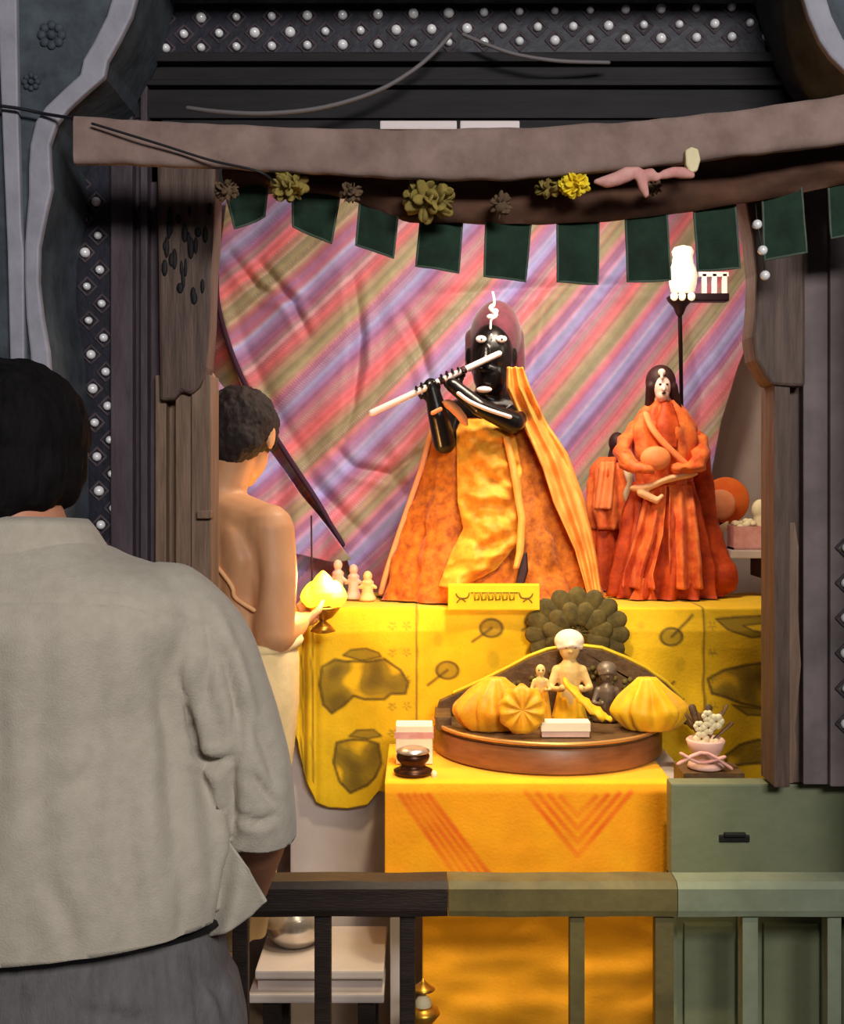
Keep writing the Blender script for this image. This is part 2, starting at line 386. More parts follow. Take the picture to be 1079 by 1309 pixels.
b.span(W(1058, 0, 2.26).x, W(1130, 0, 2.26).x, 2.245, 2.33, z(1003, 2.26), 2.3, 0.004)
M['jamb'] = mat('dusty_violet_grey_boards', (88, 78, 78), 0.8, rgb2=(128, 116, 116), scale=5, bump=0.5, bscale=22)
struct(b.build('trim_15', M['jamb'], smooth=False), 'violet grey jamb boards at the green end of the railing', 'trim')

# green low wall under the right post
YG = 2.30
gx0 = W(858, 0, YG).x
b = MB()
b.span(gx0, 1.5, YG, YG + 0.045, z(1128, YG), z(1002, YG), 0.004)
b.span(gx0, 1.5, YG + 0.02, YG + 0.045, 0.1, z(1120, YG))
b.span(gx0, W(866, 0, YG).x, YG, YG + 0.03, 0.1, z(1120, YG), 0.003)
for x0, x1 in ((944, 972), (1052, 1072), (1160, 1180)):
    b.span(W(x0, 0, YG).x, W(x1, 0, YG).x, YG, YG + 0.03, 0.1, z(1120, YG), 0.003)
for x0, x1 in ((876, 940), (978, 1048), (1078, 1156)):
    b.span(W(x0, 0, YG).x, W(x1, 0, YG).x, YG + 0.008, YG + 0.03, 0.1, z(1183, YG), 0.005)
wg = struct(b.build('wall_right_front', M['green'], smooth=False), 'grey green panelled low wall behind the painted end of the railing', 'wall')
b = MB().span(W(919, 0, YG).x, W(958, 0, YG).x, YG - 0.004, YG + 0.002, z(1076, YG), z(1067, YG), 0.002)
b.span(W(925, 0, YG).x, W(952, 0, YG).x, YG - 0.012, YG - 0.002, z(1068, YG), z(1063, YG), 0.002)
b.build('slot_handle', M['black'], wg, smooth=False)

# ================================================================= mirror work
def mirror(px, py, Y, r, parent, proto=[None]):
    c = W(px, py, Y)
    if proto[0] is None:
        m = MB(); m.lathe(c, [(r, 0.0), (r * 0.97, 0.003), (r * 0.8, 0.0075), (r * 0.45, 0.0105), (0.0004, 0.0115)], 16, rot=rx(PI / 2))
        o = m.build('mirror', M['mirror'], origin=c); proto[0] = o; o.location = c - wloc(parent); o.parent = parent
    else:
        o = proto[0].copy(); COL.objects.link(o); o.parent = parent; o.location = c - wloc(parent)
    o.rotation_euler = (random.uniform(-0.10, 0.16), 0, random.uniform(-0.16, 0.12)); s = random.uniform(0.8, 1.12); o.scale = (s, 1, s)
    return o
def strip(pts, Y, label, w, along):
    """lattice of diamonds that holds the mirrors"""
    cs = [W(px, py, Y) for px, py in pts]; e = empty('mirror_strip', cs[len(cs) // 2], label, 'mirror strip')
    m = MB()
    for c in cs:
        for k in range(4):
            a = PI / 4 + k * PI / 2; d = Vector((math.cos(a), 0, math.sin(a)))
            t = Vector((-d.z, 0, d.x)); q = c + d * w
            m.limb([q - t * w, q + t * w], 0.0028, n=6, cap=1)
    m.build('lattice', M['purple_wood'], e)
    for px, py in pts: mirror(px, py, Y - 0.002, 0.0094, e)
    return e
pts = []
for k in range(13):
    yy = 236 + k * 43.5; xx = 104 + max(0, (yy - 240)) * 0.058
    pts.append((xx, yy))
    pts.append((xx + 19, yy + 22))
strip([p for p in pts if p[1] < 720], YM, 'upright strip of small round mirrors behind the near man\'s head', 0.0125, 'z')
pts = [(190 + k * 45.2, 45 - k * 0.9) for k in range(19)] + [(212 + k * 45.2, 62 - k * 0.9) for k in range(18)] + [(212 + k * 45.2, 24 - k * 0.9) for k in range(18)]
strip(pts, 2.26, 'rows of small round mirrors across the dark header over the opening', 0.0125, 'x')
strip([(1081, 700 + k * 45) for k in range(6)] + [(1100, 723 + k * 45) for k in range(6)], 2.243, 'upright strip of small mirrors on the jamb over the green wall', 0.0125, 'z')

# ================================================================= railing
YR = 2.16
rz0, rz1 = z(1166, YR), z(1122, YR)
rail = empty('railing', (0.1, YR, 0.0), 'wooden railing across the shrine front, shade-darkened at one end and green at the other', 'railing')
def rx_(px): return W(px, 0, YR).x
def rail_piece(x0, x1, m, top=0.0):
    b = MB(); n = max(4, int((x1 - x0) / 12)); rings = []
    for i in range(n + 1):
        x = rx_(x0 + (x1 - x0) * i / n); w = 0.002 * mnoise.noise(Vector((x * 9, 0, 0)))
        y0, y1 = YR - 0.022, YR + 0.03
        rings.append([(x, y0, rz0 + w), (x, y0 - 0.004, rz0 + 0.012), (x, y0 - 0.004, rz1 - 0.012), (x, y0 + 0.006, rz1 - 0.001 + w), (x, y1, rz1 + w + top), (x, y1, rz0)])
    b.loft(rings); return b.build('rail_section', m, rail, smooth=False)
tag(rail_piece(-190, 572, M['rail_dark']), 'rail section with shade in its blackish brown colour'); tag(rail_piece(573, 862, M['rail_mid']), 'rail section with warm light in its olive colour'); tag(rail_piece(863, 1300, M['green_light']), 'grey green painted rail section')
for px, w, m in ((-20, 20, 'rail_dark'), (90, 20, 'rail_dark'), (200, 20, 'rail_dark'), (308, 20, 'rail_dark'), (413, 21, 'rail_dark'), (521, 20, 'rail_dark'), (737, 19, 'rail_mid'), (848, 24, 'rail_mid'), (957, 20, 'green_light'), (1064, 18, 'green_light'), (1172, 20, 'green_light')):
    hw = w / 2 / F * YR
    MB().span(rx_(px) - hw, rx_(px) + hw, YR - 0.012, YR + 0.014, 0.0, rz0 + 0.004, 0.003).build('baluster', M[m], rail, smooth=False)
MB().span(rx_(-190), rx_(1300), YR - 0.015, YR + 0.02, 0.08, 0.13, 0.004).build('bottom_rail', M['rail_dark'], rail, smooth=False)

bs = empty('hanging_beads', W(974, 350, 2.02), 'short string of three round white beads hanging over the post bracket by the green flaps', 'bead string')
for px, py in ((968, 287), (975, 320), (978, 352)): MB().ball(W(px, py, 2.03), (.0085, .0085, .0085), 16, 10).build('bead', M['mirror'], bs)
MB().limb([W(966, 262, 2.035), W(968, 287, 2.03), W(975, 320, 2.03), W(978, 352, 2.03)], .0014, 6, 1).build('thread', M['black'], bs)
# ================================================================= pelmet strip, flaps, flowers, cables
M['pelmet'] = mat('dusty_pink_grey_cloth', (122, 99, 92), 0.9, rgb2=(148, 125, 116), scale=16, bump=0.5, bscale=45, sheen=0.2)
M['band'] = mat('brown_band_cloth', (70, 46, 36), 0.85, rgb2=(96, 64, 46), scale=14, bump=0.4, bscale=50)
M['flap'] = mat('bottle_green_cloth', (22, 46, 32), 0.85, var=0.45, scale=20, bump=0.3, bscale=120, sheen=0.1)
M['flap_edge'] = mat('grey_green_flap_hem', (78, 92, 80), 0.85, var=0.2, scale=40)
M['cable'] = mat('grey_cable_sheath', (112, 106, 108), 0.6)
M['wire'] = mat('dark_wire', (30, 28, 34), 0.5)
M['petal_dry'] = mat('dried_marigold', (120, 104, 50), 0.9, rgb2=(158, 138, 70), scale=40)
M['petal_brown'] = mat('withered_brown_flower', (84, 66, 50), 0.9, rgb2=(112, 90, 66), scale=40)
M['petal_yellow'] = mat('fresh_yellow_marigold', (240, 206, 30), 0.7, rgb2=(250, 226, 60), scale=40)
M['pink_cloth'] = mat('pink_tied_cloth', (204, 138, 130), 0.85, rgb2=(222, 170, 160), scale=30, bump=0.3)
M['cream'] = mat('cream_paper', (226, 212, 170), 0.7, var=0.1, scale=20)
M['whitish'] = mat('pinkish_white_plastic', (220, 205, 205), 0.5)

YB = 1.98
top = [(92, 150), (160, 153), (240, 158), (400, 165), (540, 167), (700, 163), (850, 152), (960, 140), (1079, 122), (1180, 104), (1260, 92)]
bot = [(92, 210), (160, 211), (240, 214), (400, 222), (540, 231), (640, 231), (750, 223), (860, 211), (960, 198), (1079, 186), (1180, 172), (1260, 160)]
def curve_y(rows, x): return float(np.interp(x, [r[0] for r in rows], [r[1] for r in rows]))
b = MB(); rings = []
for i in range(131):
    x = 97 + (1240 - 97) * i / 130; t = curve_y(top, x); q = curve_y(bot, x); ring = []
    for k in range(22):
        a = 2 * PI * k / 22; ca, sa = math.cos(a), math.sin(a)
        yy = (t + q) / 2 - math.copysign(abs(sa) ** 0.35, sa) * (q - t) / 2
        p = W(x, yy, YB); p.y += -math.copysign(abs(ca) ** 0.6, ca) * 0.014
        p += Vector((0, -1, 0)) * 0.006 * mnoise.noise(p * 14) + Vector((0, 0, 1)) * 0.003 * mnoise.noise(p * 22)
        ring.append(p)
    rings.append(ring)
b.loft(rings)
tag(b.build('pelmet_strip', M['pelmet'], angle=60), 'long sagging dusty pink-grey cloth strip across the top of the opening', 'pelmet')

# brown valance band with hanging flaps
YV = 2.06
vt = [(280, 205), (400, 212), (540, 222), (640, 222), (750, 214), (860, 202), (1079, 176), (1250, 150)]
vb = [(280, 236), (345, 240), (445, 252), (520, 282), (600, 285), (690, 285), (780, 281), (860, 272), (960, 258), (1079, 234), (1250, 205)]
val = empty('valance', W(640, 240, YV), 'brown valance band with dark green hanging flaps under the pink-grey strip', 'valance')
def sheet(fn, nu, nv, thick):
    """a cloth with two sides: fn(u, v) -> point of the near side"""
    m = MB(); rings = []
    for j in range(nv + 1):
        f = [fn(i / nu, j / nv) for i in range(nu + 1)]; rings.append(f + [p + Vector((0, thick, 0)) for p in f[::-1]])
    return m.loft(rings)
def fn(u, v):
    x = 285 + (1240 - 285) * u; y = curve_y(vt, x) * (1 - v) + curve_y(vb, x) * v
    p = W(x, y, YV); p.y += 0.012 * math.sin(v * PI * 2.2 + 3 * mnoise.noise(Vector((x / 90, 0, 0)))) + 0.008 * mnoise.noise(Vector((x / 40, v * 2, 1))); return p
sheet(fn, 120, 10, 0.006).build('band', M['band'], val, angle=60)
flaps = [((286, 236), (342, 238), (338, 276), (300, 292)), ((374, 232), (436, 240), (424, 312), (374, 288)), ((462, 240), (511, 252), (503, 331), (455, 312)),
         ((540, 262), (592, 268), (586, 349), (532, 340)), ((622, 268), (680, 270), (672, 359), (619, 354)), ((713, 270), (766, 268), (765, 362), (712, 361)),
         ((800, 262), (851, 256), (858, 357), (802, 360)), ((887, 252), (938, 246), (945, 343), (893, 345)), ((974, 244), (1024, 238), (1029, 324), (980, 331)),
         ((1058, 228), (1112, 220), (1118, 296), (1064, 304)), ((1140, 210), (1190, 204), (1196, 276), (1146, 284))]
for k, q in enumerate(flaps):
    q = [Vector(p) for p in q]; yy = YV + 0.012 + 0.004 * (k % 2)
    def fn(u, v, s=1.0):
        uu = 0.5 + (u - 0.5) * s; vv = v * s if s < 1 else v
        p = (q[0] * (1 - uu) + q[1] * uu) * (1 - vv) + (q[3] * (1 - uu) + q[2] * uu) * vv; w = W(p.x, p.y, yy)
        w.y += 0.010 * math.sin(u * 3.0 + k) * v + 0.006 * mnoise.noise(Vector((u * 2 + k, v * 2, 0))); return w
    fl = sheet(fn, 10, 12, 0.004).build('flap', M['flap'], val, angle=60)
    m = MB(); m.limb([fn(0, v / 8) for v in range(9)] + [fn(u / 6, 1) for u in range(1, 7)] + [fn(1, 1 - v / 8) for v in range(1, 9)], 0.0022, n=6, cap=1)
    m.build('hem', M['flap_edge'], fl)

def flower(px, py, r, m, label, Y=2.0, n=60, squash=0.8, group=None):
    c = W(px, py, Y); R = r / F * Y; b = MB()
    b.ball(c, (R * 0.6, R * 0.5, R * 0.6 * squash), 12, 8)
    for k in range(n):
        d = Vector(RNG.normal(size=3)).normalized(); q = c + Vector((d.x * R * 0.72, d.y * R * 0.6, d.z * R * 0.72 * squash))
        rot = d.to_track_quat('Z', 'Y').to_matrix() @ rz(random.random() * 6) @ rx(random.uniform(-0.5, 0.5))
        b.ball(q, (R * 0.26, R * 0.07, R * random.uniform(0.26, 0.44)), 6, 5, rot)
    return tag(b.build('hanging_flower', m), label, 'flower', group)
flower(370, 238, 25, M['petal_dry'], 'ragged dried flower head at the bare-backed man\'s end of the valance')
flower(548, 256, 33, M['petal_dry'], 'biggest dried round flower head, hanging under the middle of the strip')
flower(735, 236, 20, M['petal_yellow'], 'bright fresh yellow marigold hanging under the strip', Y=1.99)
flower(704, 240, 20, M['petal_dry'], 'flat dried flower directly beside the bright yellow marigold', squash=0.5, n=40)
flower(448, 246, 15, M['petal_brown'], 'withered brown flower between the biggest dried one and the ragged one', n=40)
flower(290, 244, 17, M['petal_brown'], 'withered brown flower over the head of the rubbed post', n=40)
flower(640, 262, 14, M['petal_brown'], 'small withered brown flower just past the biggest dried one', n=34, squash=1.3)
flower(836, 240, 12, M['petal_brown'], 'small withered brown flower below the pink tied cloth', n=30)
b = MB()
for k, (x0, y0, x1, y1, r) in enumerate(((762, 232, 815, 222, 9), (815, 222, 838, 228, 8), (838, 224, 884, 222, 7), (812, 216, 826, 246, 6))):
    P = [W(x0 + (x1 - x0) * t, y0 + (y1 - y0) * t + 3 * math.sin(t * 5 + k), 1.942) for t in (0, .25, .5, .75, 1)]
    b.limb(P, [r / F * 2 * s for s in (0.4, 0.9, 1, 1.1, 0.7)], 12)
tag(fuse(b, 0.003, 3).build('hanging_cloth', M['pink_cloth']), 'twisted pink cloth tied along the strip beside the yellow marigold', 'cloth')
b = MB(); pprism([(876, 192), (884, 187), (893, 190), (896, 204), (892, 218), (882, 222), (877, 210)], 1.955, 1.97, b)
tag(b.build('paper_charm', M['cream'], smooth=False, bev=0.003), 'small cream paper charm hooked on the pink-grey strip', 'charm')

def cable(name, pts, r, m, label, cat):
    P = smoothpts([W(*p) for p in pts], 40); return tag(MB().limb(P, r, 8, 2).build(name, m), label, cat)
cable('power_cord', [(576, 44, 2.2), (556, 66, 2.19), (525, 92, 2.18), (478, 118, 2.18), (410, 138, 2.18), (340, 145, 2.18), (282, 143, 2.19), (240, 138, 2.21)], 0.0042, M['cable'], 'grey cable sagging from the header toward the bare-backed man\'s side', 'cable')
cable('power_cord', [(592, 44, 2.2), (625, 58, 2.19), (662, 70, 2.19), (715, 78, 2.19), (778, 80, 2.21)], 0.0038, M['cable'], 'shorter grey cable sagging from the header toward the female idol\'s side', 'cable')
cable('wire', [(-30, 132, 2.0), (20, 138, 2.0), (60, 146, 2.0), (100, 152, 1.97)], 0.003, M['wire'], 'dark wire stretched across the arch border to the end of the strip', 'wire')
cable('wire', [(118, 158, 1.95), (200, 183, 1.95), (270, 205, 1.95), (330, 219, 1.95), (352, 234, 1.97)], 0.0022, M['wire'], 'dark wire hanging slack across the face of the pink-grey strip', 'wire')
for x0, x1, lab in ((486, 584, 'white batten peeping over the strip, the piece nearer the near man'), (588, 664, 'white batten peeping over the strip, the piece farther from the near man')):
    a = W(x0, 158, 2.02); c = W(x1, 156, 2.02)
    tag(MB().span(a.x, c.x, 2.012, 2.03, a.z - 0.012, a.z + 0.003, 0.003).build('hanging_batten', M['whitish'], smooth=False), lab, 'batten', 'white battens behind the strip')

# ================================================================= striped curtain
M['curtain'] = mat('striped_silk', (200, 160, 180), 0.62, attr='Col', var=0.10, scale=30, bump=0.12, bscale=200, sheen=0.15)
M['shade_band'] = mat('dark_plum_edge_shade', (62, 34, 58), 0.8)
class N1:
    def __init__(s, seed): s.t = np.random.default_rng(seed).random(4096)
    def __call__(s, x): x = np.mod(x, 4090); return np.interp(x, np.arange(4096), s.t)
n1, n2, n3, n4 = N1(1), N1(2), N1(3), N1(4)
keys = [(0.00, (214, 100, 112)), (0.07, (220, 116, 118)), (0.13, (176, 140, 116)), (0.21, (142, 140, 100)), (0.31, (162, 152, 112)), (0.37, (196, 128, 140)), (0.45, (170, 104, 160)), (0.53, (164, 140, 196)),
        (0.60, (160, 168, 224)), (0.66, (154, 142, 208)), (0.73, (146, 98, 156)), (0.80, (186, 106, 148)), (0.86, (156, 134, 138)), (0.93, (204, 120, 140)), (1.00, (214, 100, 112))]
def stripes(px, py, off=0.0):
    dx = px - 275
    s = py + 0.84 * dx + 0.00040 * dx * dx + off + 12 * (n4(px / 61 + py / 83 + 500) - 0.5)
    f = np.mod((s - 520) / 137.0 + 0.10 * (n1(s / 29 + 100) - 0.5), 1.0)
    k = [a for a, _ in keys]; c = np.stack([np.interp(f, k, [lin(q[i]) for _, q in keys]) for i in range(3)], 1)
    st = 0.56 + 0.54 * n2(s / 4.1 + 300) + 0.34 * n3(s / 2.0 + 900)
    c = c * st[:, None]
    w = np.clip((n1(s / 4.3 + 1700) - 0.80) * 4, 0, 0.5)[:, None]; c = c * (1 - w) + w * np.array([lin(230), lin(190), lin(205)])
    w = np.clip((n3(s / 5.7 + 40) - 0.78) * 4, 0, 0.6)[:, None]; c = c * (1 - w) + w * np.array([lin(216), lin(92), lin(106)])
    c = c * 0.86 + 0.14 * np.array([lin(176), lin(158), lin(180)])
    return np.concatenate([np.clip(c, 0, 1), np.ones((len(c), 1))], 1)
def drape(name, Y, fn, nu, nv, label, cat, wave, off=0.0, lines=(), thick=0.004, parent=None):
    """fn(u, v) -> frame px of the cloth; wave(px, py, v) -> metres toward the viewer"""
    u, v = np.meshgrid(np.linspace(0, 1, nu + 1), np.linspace(0, 1, nv + 1)); u = u.ravel(); v = v.ravel()
    px, py = fn(u, v); y = Y - wave(px, py, v)
    P = np.stack([(px - CX) / F * Y, y, EYE - (py - HY) / F * Y], 1)
    m = MB(); m.v = [tuple(p) for p in P]
    m.f = [(j * (nu + 1) + i, j * (nu + 1) + i + 1, (j + 1) * (nu + 1) + i + 1, (j + 1) * (nu + 1) + i) for j in range(nv) for i in range(nu)]; m.m = [0] * len(m.f)
    if lines: m.v = [tuple(p) for p in crease(P, np.tile(np.array([[0, -1.0, 0]]), (len(P), 1)), lines)]
    o = m.build(name, M['curtain'], parent, solid=thick); setcol(o, stripes(px, py, off))
    return tag(o, label, cat) if label else o
def lerp_edge(rows, t): return np.interp(t, [r[0] for r in rows], [r[1] for r in rows])
# full-width rear curtain
def fn(u, v): return 205 + 560 * u, 235 + (830 - 235) * v
drape('curtain', 3.50, fn, 300, 220, 'rear striped curtain showing in pale folds behind the bare-backed man', 'curtain',
      lambda px, py, v: 0.010 * np.sin(px / 16.0 + py / 160) + 0.007 * np.sin(px / 37.0 + 1), off=60)
# near curtain with a slanting free edge
edge = [(235, 290), (300, 282), (365, 277), (420, 288), (480, 308), (530, 334), (590, 372), (640, 405), (700, 440), (800, 470)]
redge = [(235, 976), (345, 972), (420, 962), (470, 942), (540, 920), (620, 906), (800, 896)]
def fn(u, v):
    py = 235 + (800 - 235) * v; xl = lerp_edge(edge, py); xr = lerp_edge(redge, py); px = xl + (xr - xl) * u
    return px, py + 22 * (1 - v) * np.exp(-((px - 300) / 60.0) ** 2)
lines = [([(276, 365), (300, 450), (340, 530), (392, 620), (442, 690)], 7, -0.016), ([(290, 320), (330, 370), (400, 390)], 6, 0.012), ([(330, 335), (370, 380), (395, 430)], 6, 0.014),
         ([(450, 345), (462, 430), (452, 520), (430, 590)], 7, 0.016), ([(512, 395), (540, 450), (552, 500)], 6, 0.012), ([(330, 560), (420, 640), (470, 690)], 8, 0.012),
         ([(540, 380), (640, 370), (760, 365), (960, 362)], 7, 0.010), ([(700, 365), (690, 430), (672, 500)], 8, 0.010), ([(880, 400), (900, 500), (890, 600)], 10, 0.012),
         ([(500, 610), (530, 650), (500, 740)], 8, 0.012), ([(428, 572), (452, 598), (500, 607), (540, 576), (556, 536)], 6, 0.014), ([(470, 400), (474, 470), (440, 560)], 9, -0.012), ([(560, 420), (545, 480), (552, 560)], 9, -0.008), ([(500, 560), (530, 620), (470, 720)], 10, -0.012)]
drape('curtain', 3.435, fn, 420, 260, 'near striped curtain of pink, blue and olive diagonals hanging behind the idols', 'curtain',
      lambda px, py, v: 0.008 * np.sin(px / 30.0 + 0.8 * np.sin(py / 60)) + 0.004 * np.sin(px / 11.0) + 0.02 * v, lines=lines)
o_ = bpy.data.objects['curtain.001']
P = smoothpts([W(277, 350, 3.405), W(278, 385, 3.405), W(289, 430, 3.405), W(307, 478, 3.405), W(333, 528, 3.40), W(371, 588, 3.40), W(404, 638, 3.40), W(438, 696, 3.395)], 40)
MB().limb(P, .0075, 8).build('edge_shade', M['shade_band'], o_)  # dark tube stands for the shadowed band along the curtain's free edge
# low swag behind the lamp flame
def fn(u, v):
    px = 268 + (108 + 74 * v) * u; y0 = 470 + 150 * u; return px, y0 + (712 - y0 + 6 * np.sin(u * 9)) * v
drape('curtain_drape', 3.35, fn, 70, 90, 'lower striped drape with bluish folds just behind the bare-backed man\'s shoulder', 'drape',
      lambda px, py, v: 0.016 * np.sin(px / 10.0 + py / 90), off=88)

# ================================================================= altar block with printed yellow cloth
YA = 2.84
zt = z(781, YA)
ax0, ax1 = W(371, 0, 2.87).x, 1.12
tag(MB().span(ax0, ax1, 2.87, 3.33, 0.10, zt - 0.006, 0.006).build('altar_block', M['marble'], smooth=False), 'white marble altar block under the printed yellow cloth', 'altar')
M['print'] = mat('printed_yellow_cotton', (230, 190, 20), 0.75, attr='Col', var=0.08, scale=25, bump=0.2, bscale=160, sheen=0.1)
OL = np.array([lin(126), lin(104), lin(16)]); OD = np.array([lin(78), lin(58), lin(10)]); YE = np.array([lin(238), lin(188), lin(6)]); YG_ = np.array([lin(200), lin(168), lin(8)])
eleph = [[(412, 852), (428, 843), (442, 846), (470, 846), (492, 842), (512, 856), (522, 872), (518, 886), (500, 886), (492, 893), (466, 894), (452, 890), (440, 902), (424, 912), (413, 900), (409, 874)],
         [(430, 950), (448, 946), (470, 946), (484, 950), (488, 975), (480, 992), (470, 1003), (448, 1014), (434, 1000), (426, 975)],
         [(905, 868), (925, 856), (950, 850), (990, 846), (1010, 850), (1030, 870), (1020, 900), (985, 908), (965, 903), (945, 898), (925, 890), (910, 886)],
         [(925, 966), (945, 952), (970, 946), (1000, 950), (1005, 972), (975, 976), (945, 978), (930, 978)]]
caps = [[(438, 838), (448, 831), (468, 829), (484, 834), (488, 839), (462, 845)], [(446, 942), (456, 934), (478, 932), (488, 940), (470, 944)],
        [(916, 792), (940, 790), (990, 788), (990, 796), (950, 800), (962, 806), (990, 812), (960, 815), (930, 805)], [(935, 900), (960, 905), (985, 908), (985, 916), (955, 914)]]
leaf = [((628, 803), (604, 820)), ((572, 857), (547, 876)), ((858, 814), (886, 788)), ((686, 795), (668, 806)), ((790, 845), (770, 860)), ((600, 905), (582, 922)), ((840, 890), (862, 872))]
def altarcol(px, py):
    n = len(px); c = np.tile(YE, (n, 1)); g = np.array([mnoise.noise(Vector((x / 26, y / 26, 3))) for x, y in zip(px, py)])
    side = ((px < 533) | (px > 900)).astype(float)[:, None] * 0.5; c = c * (1 - side) + YG_ * side
    def put(k, col):
        k = np.clip(k, 0, 1)[:, None]; return c * (1 - k) + col * k
    for poly in eleph:
        k = inpoly(px, py, poly); d = edist(px, py, poly); f = k.astype(float)
        c = put(f * 0.85, OL); c = put(f * np.clip(g * 2.0, 0, 1) * 0.6, OD); c = put(f * np.clip(-g * 2.6 - 0.3, 0, 1) * 0.9, YE); c = put(np.clip(1.5 - d / 1.8, 0, 1) * 0.85, OD)
    for poly in caps:
        c = put(inpoly(px, py, poly).astype(float) * 0.8, OL); c = put(np.clip(1.3 - edist(px, py, poly) / 1.5, 0, 1) * 0.8, OD)
    for (a, t) in leaf:
        dx, dy = px - a[0], py - a[1]; r = np.hypot(dx * 0.85, dy * 1.1)
        c = put(np.clip((13 - r) / 2, 0, 1) * 0.65, OL); c = put(np.clip(1.4 - abs(r - 12) / 1.8, 0, 1) * 0.85, OD)
        c = put(np.clip(1.3 - edist(px, py, [a, t], False) / 2.2, 0, 1) * 0.85, OD)
    for (x, y, r) in ((560, 818, 8), (630, 842, 10), (870, 850, 9), (720, 850, 9), (820, 800, 6), (655, 870, 7)): c = put(np.clip((r - np.hypot(px - x, (py - y) * 0.7)) / 4, 0, 1) * 0.3, OL)
    for x, w, y1 in ((533, 1.6, 940), (690, 1.2, 830), (900, 1.8, 920), (400, 1.2, 1000), (386, 1.0, 1000)):
        c = put(np.clip(1.4 - abs(px - x - 2 * g) / w, 0, 1) * (py < y1) * 0.75, OD)
    for x0, x1 in ((512, 528), (498, 505), (906, 916)):                       # small worked border flowers
        for y in range(800, 980, 34):
            c = put(np.clip((7 - np.hypot(px - (x0 + x1) / 2, py - y)) / 3, 0, 1) * 0.6 * (np.sin(np.arctan2(py - y, px - (x0 + x1) / 2) * 5) > -0.2), OL)
    return np.concatenate([c, np.ones((n, 1))], 1)
nu, nf, nt = 330, 150, 14
uu = np.linspace(0, 1, nu + 1); V = []; pxs = []; pys = []
cx = 374 + (1080 - 374) * uu
hem = np.interp(cx, [374, 380, 388, 404, 420, 445, 470, 484, 492, 1080], [925, 940, 985, 1026, 1033, 1034, 1028, 1010, 1012, 1016])
for j in range(nt):                                                            # over the top
    t = j / nt; yy = 3.20 - (3.20 - YA) * t
    for i in range(nu + 1):
        X = (cx[i] - CX) / F * YA; V.append((X, yy, zt + 0.004 + 0.003 * mnoise.noise(Vector((X * 14, yy * 14, 0))))); pxs.append(cx[i]); pys.append(781 - (1 - t) * 60)
for j in range(nf + 1):
    t = j / nf
    for i in range(nu + 1):
        py = 781 + (hem[i] - 781) * t; X = (cx[i] - CX) / F * YA
        sag = 0.010 * math.exp(-((cx[i] - 388) / 16) ** 2) * math.sin(cx[i] / 2.6) + 0.006 * math.sin(cx[i] / 17 + py / 90) + 0.005 * mnoise.noise(Vector((X * 9, py / 60, 2)))
        yy = YA + 0.012 - 0.012 * min(1, t * 9) - sag * min(1, t * 5); lift = 0.004 * (1 - min(1, t * 20))
        V.append((X, yy, EYE - (py - HY) / F * YA + lift)); pxs.append(cx[i]); pys.append(py)
m = MB(); m.v = V; R_ = nt + nf + 1
m.f = [(j * (nu + 1) + i, j * (nu + 1) + i + 1, (j + 1) * (nu + 1) + i + 1, (j + 1) * (nu + 1) + i) for j in range(R_ - 1) for i in range(nu)]; m.m = [0] * len(m.f)
o = m.build('altar_cloth', M['print'], solid=0.004); setcol(o, altarcol(np.array(pxs), np.array(pys)))
tag(o, 'yellow altar cloth printed with olive elephants and leaves below the idols', 'altar cloth')

# name board standing on the cloth
M['board'] = mat('yellow_painted_board', (240, 204, 24), 0.6, var=0.06, scale=12)
M['board_mark'] = mat('ochre_lettering_paint', (196, 156, 20), 0.7); M['board_dark'] = mat('brown_scroll_paint', (130, 96, 14), 0.7)
YS = 2.80
bd = tag(MB().span(W(573, 0, YS).x, W(690, 0, YS).x, YS, YS + 0.025, zt + 0.0065, z(747, YS), 0.003).build('sign_board', M['board'], smooth=False), 'small yellow board with faded ochre lettering in front of the flute player', 'sign')
def wave_line(x0, x1, y, amp, nn, r, ph=0.0): return [W(x0 + (x1 - x0) * k / nn, y + amp * math.sin(k * 2.1 + ph), YS - 0.0012) for k in range(nn + 1)]
m = MB(); 
for x in range(606, 660, 9): m.limb([W(x, 758, YS - 0.001), W(x + 1, 767, YS - 0.001), W(x + 6, 766, YS - 0.001), W(x + 6, 759, YS - 0.001)], 0.0022, 6, 1)
m.limb([W(603, 757, YS - 0.001), W(662, 757, YS - 0.001)], 0.002, 6, 1)
m.build('lettering', M['board_mark'], bd)
m = MB()
for x0, sgn in ((583, 1), (681, -1)):
    m.limb(smoothpts([W(x0, 759, YS - .001), W(x0 + sgn * 4, 764, YS - .001), W(x0 + sgn * 14, 764, YS - .001), W(x0 + sgn * 17, 758, YS - .001)], 10), 0.0018, 6, 1)
    m.limb(smoothpts([W(x0 + sgn * 1, 770, YS - .001), W(x0 + sgn * 6, 765, YS - .001), W(x0 + sgn * 12, 769, YS - .001)], 8), 0.0015, 6, 1)
m.build('scroll', M['board_dark'], bd)

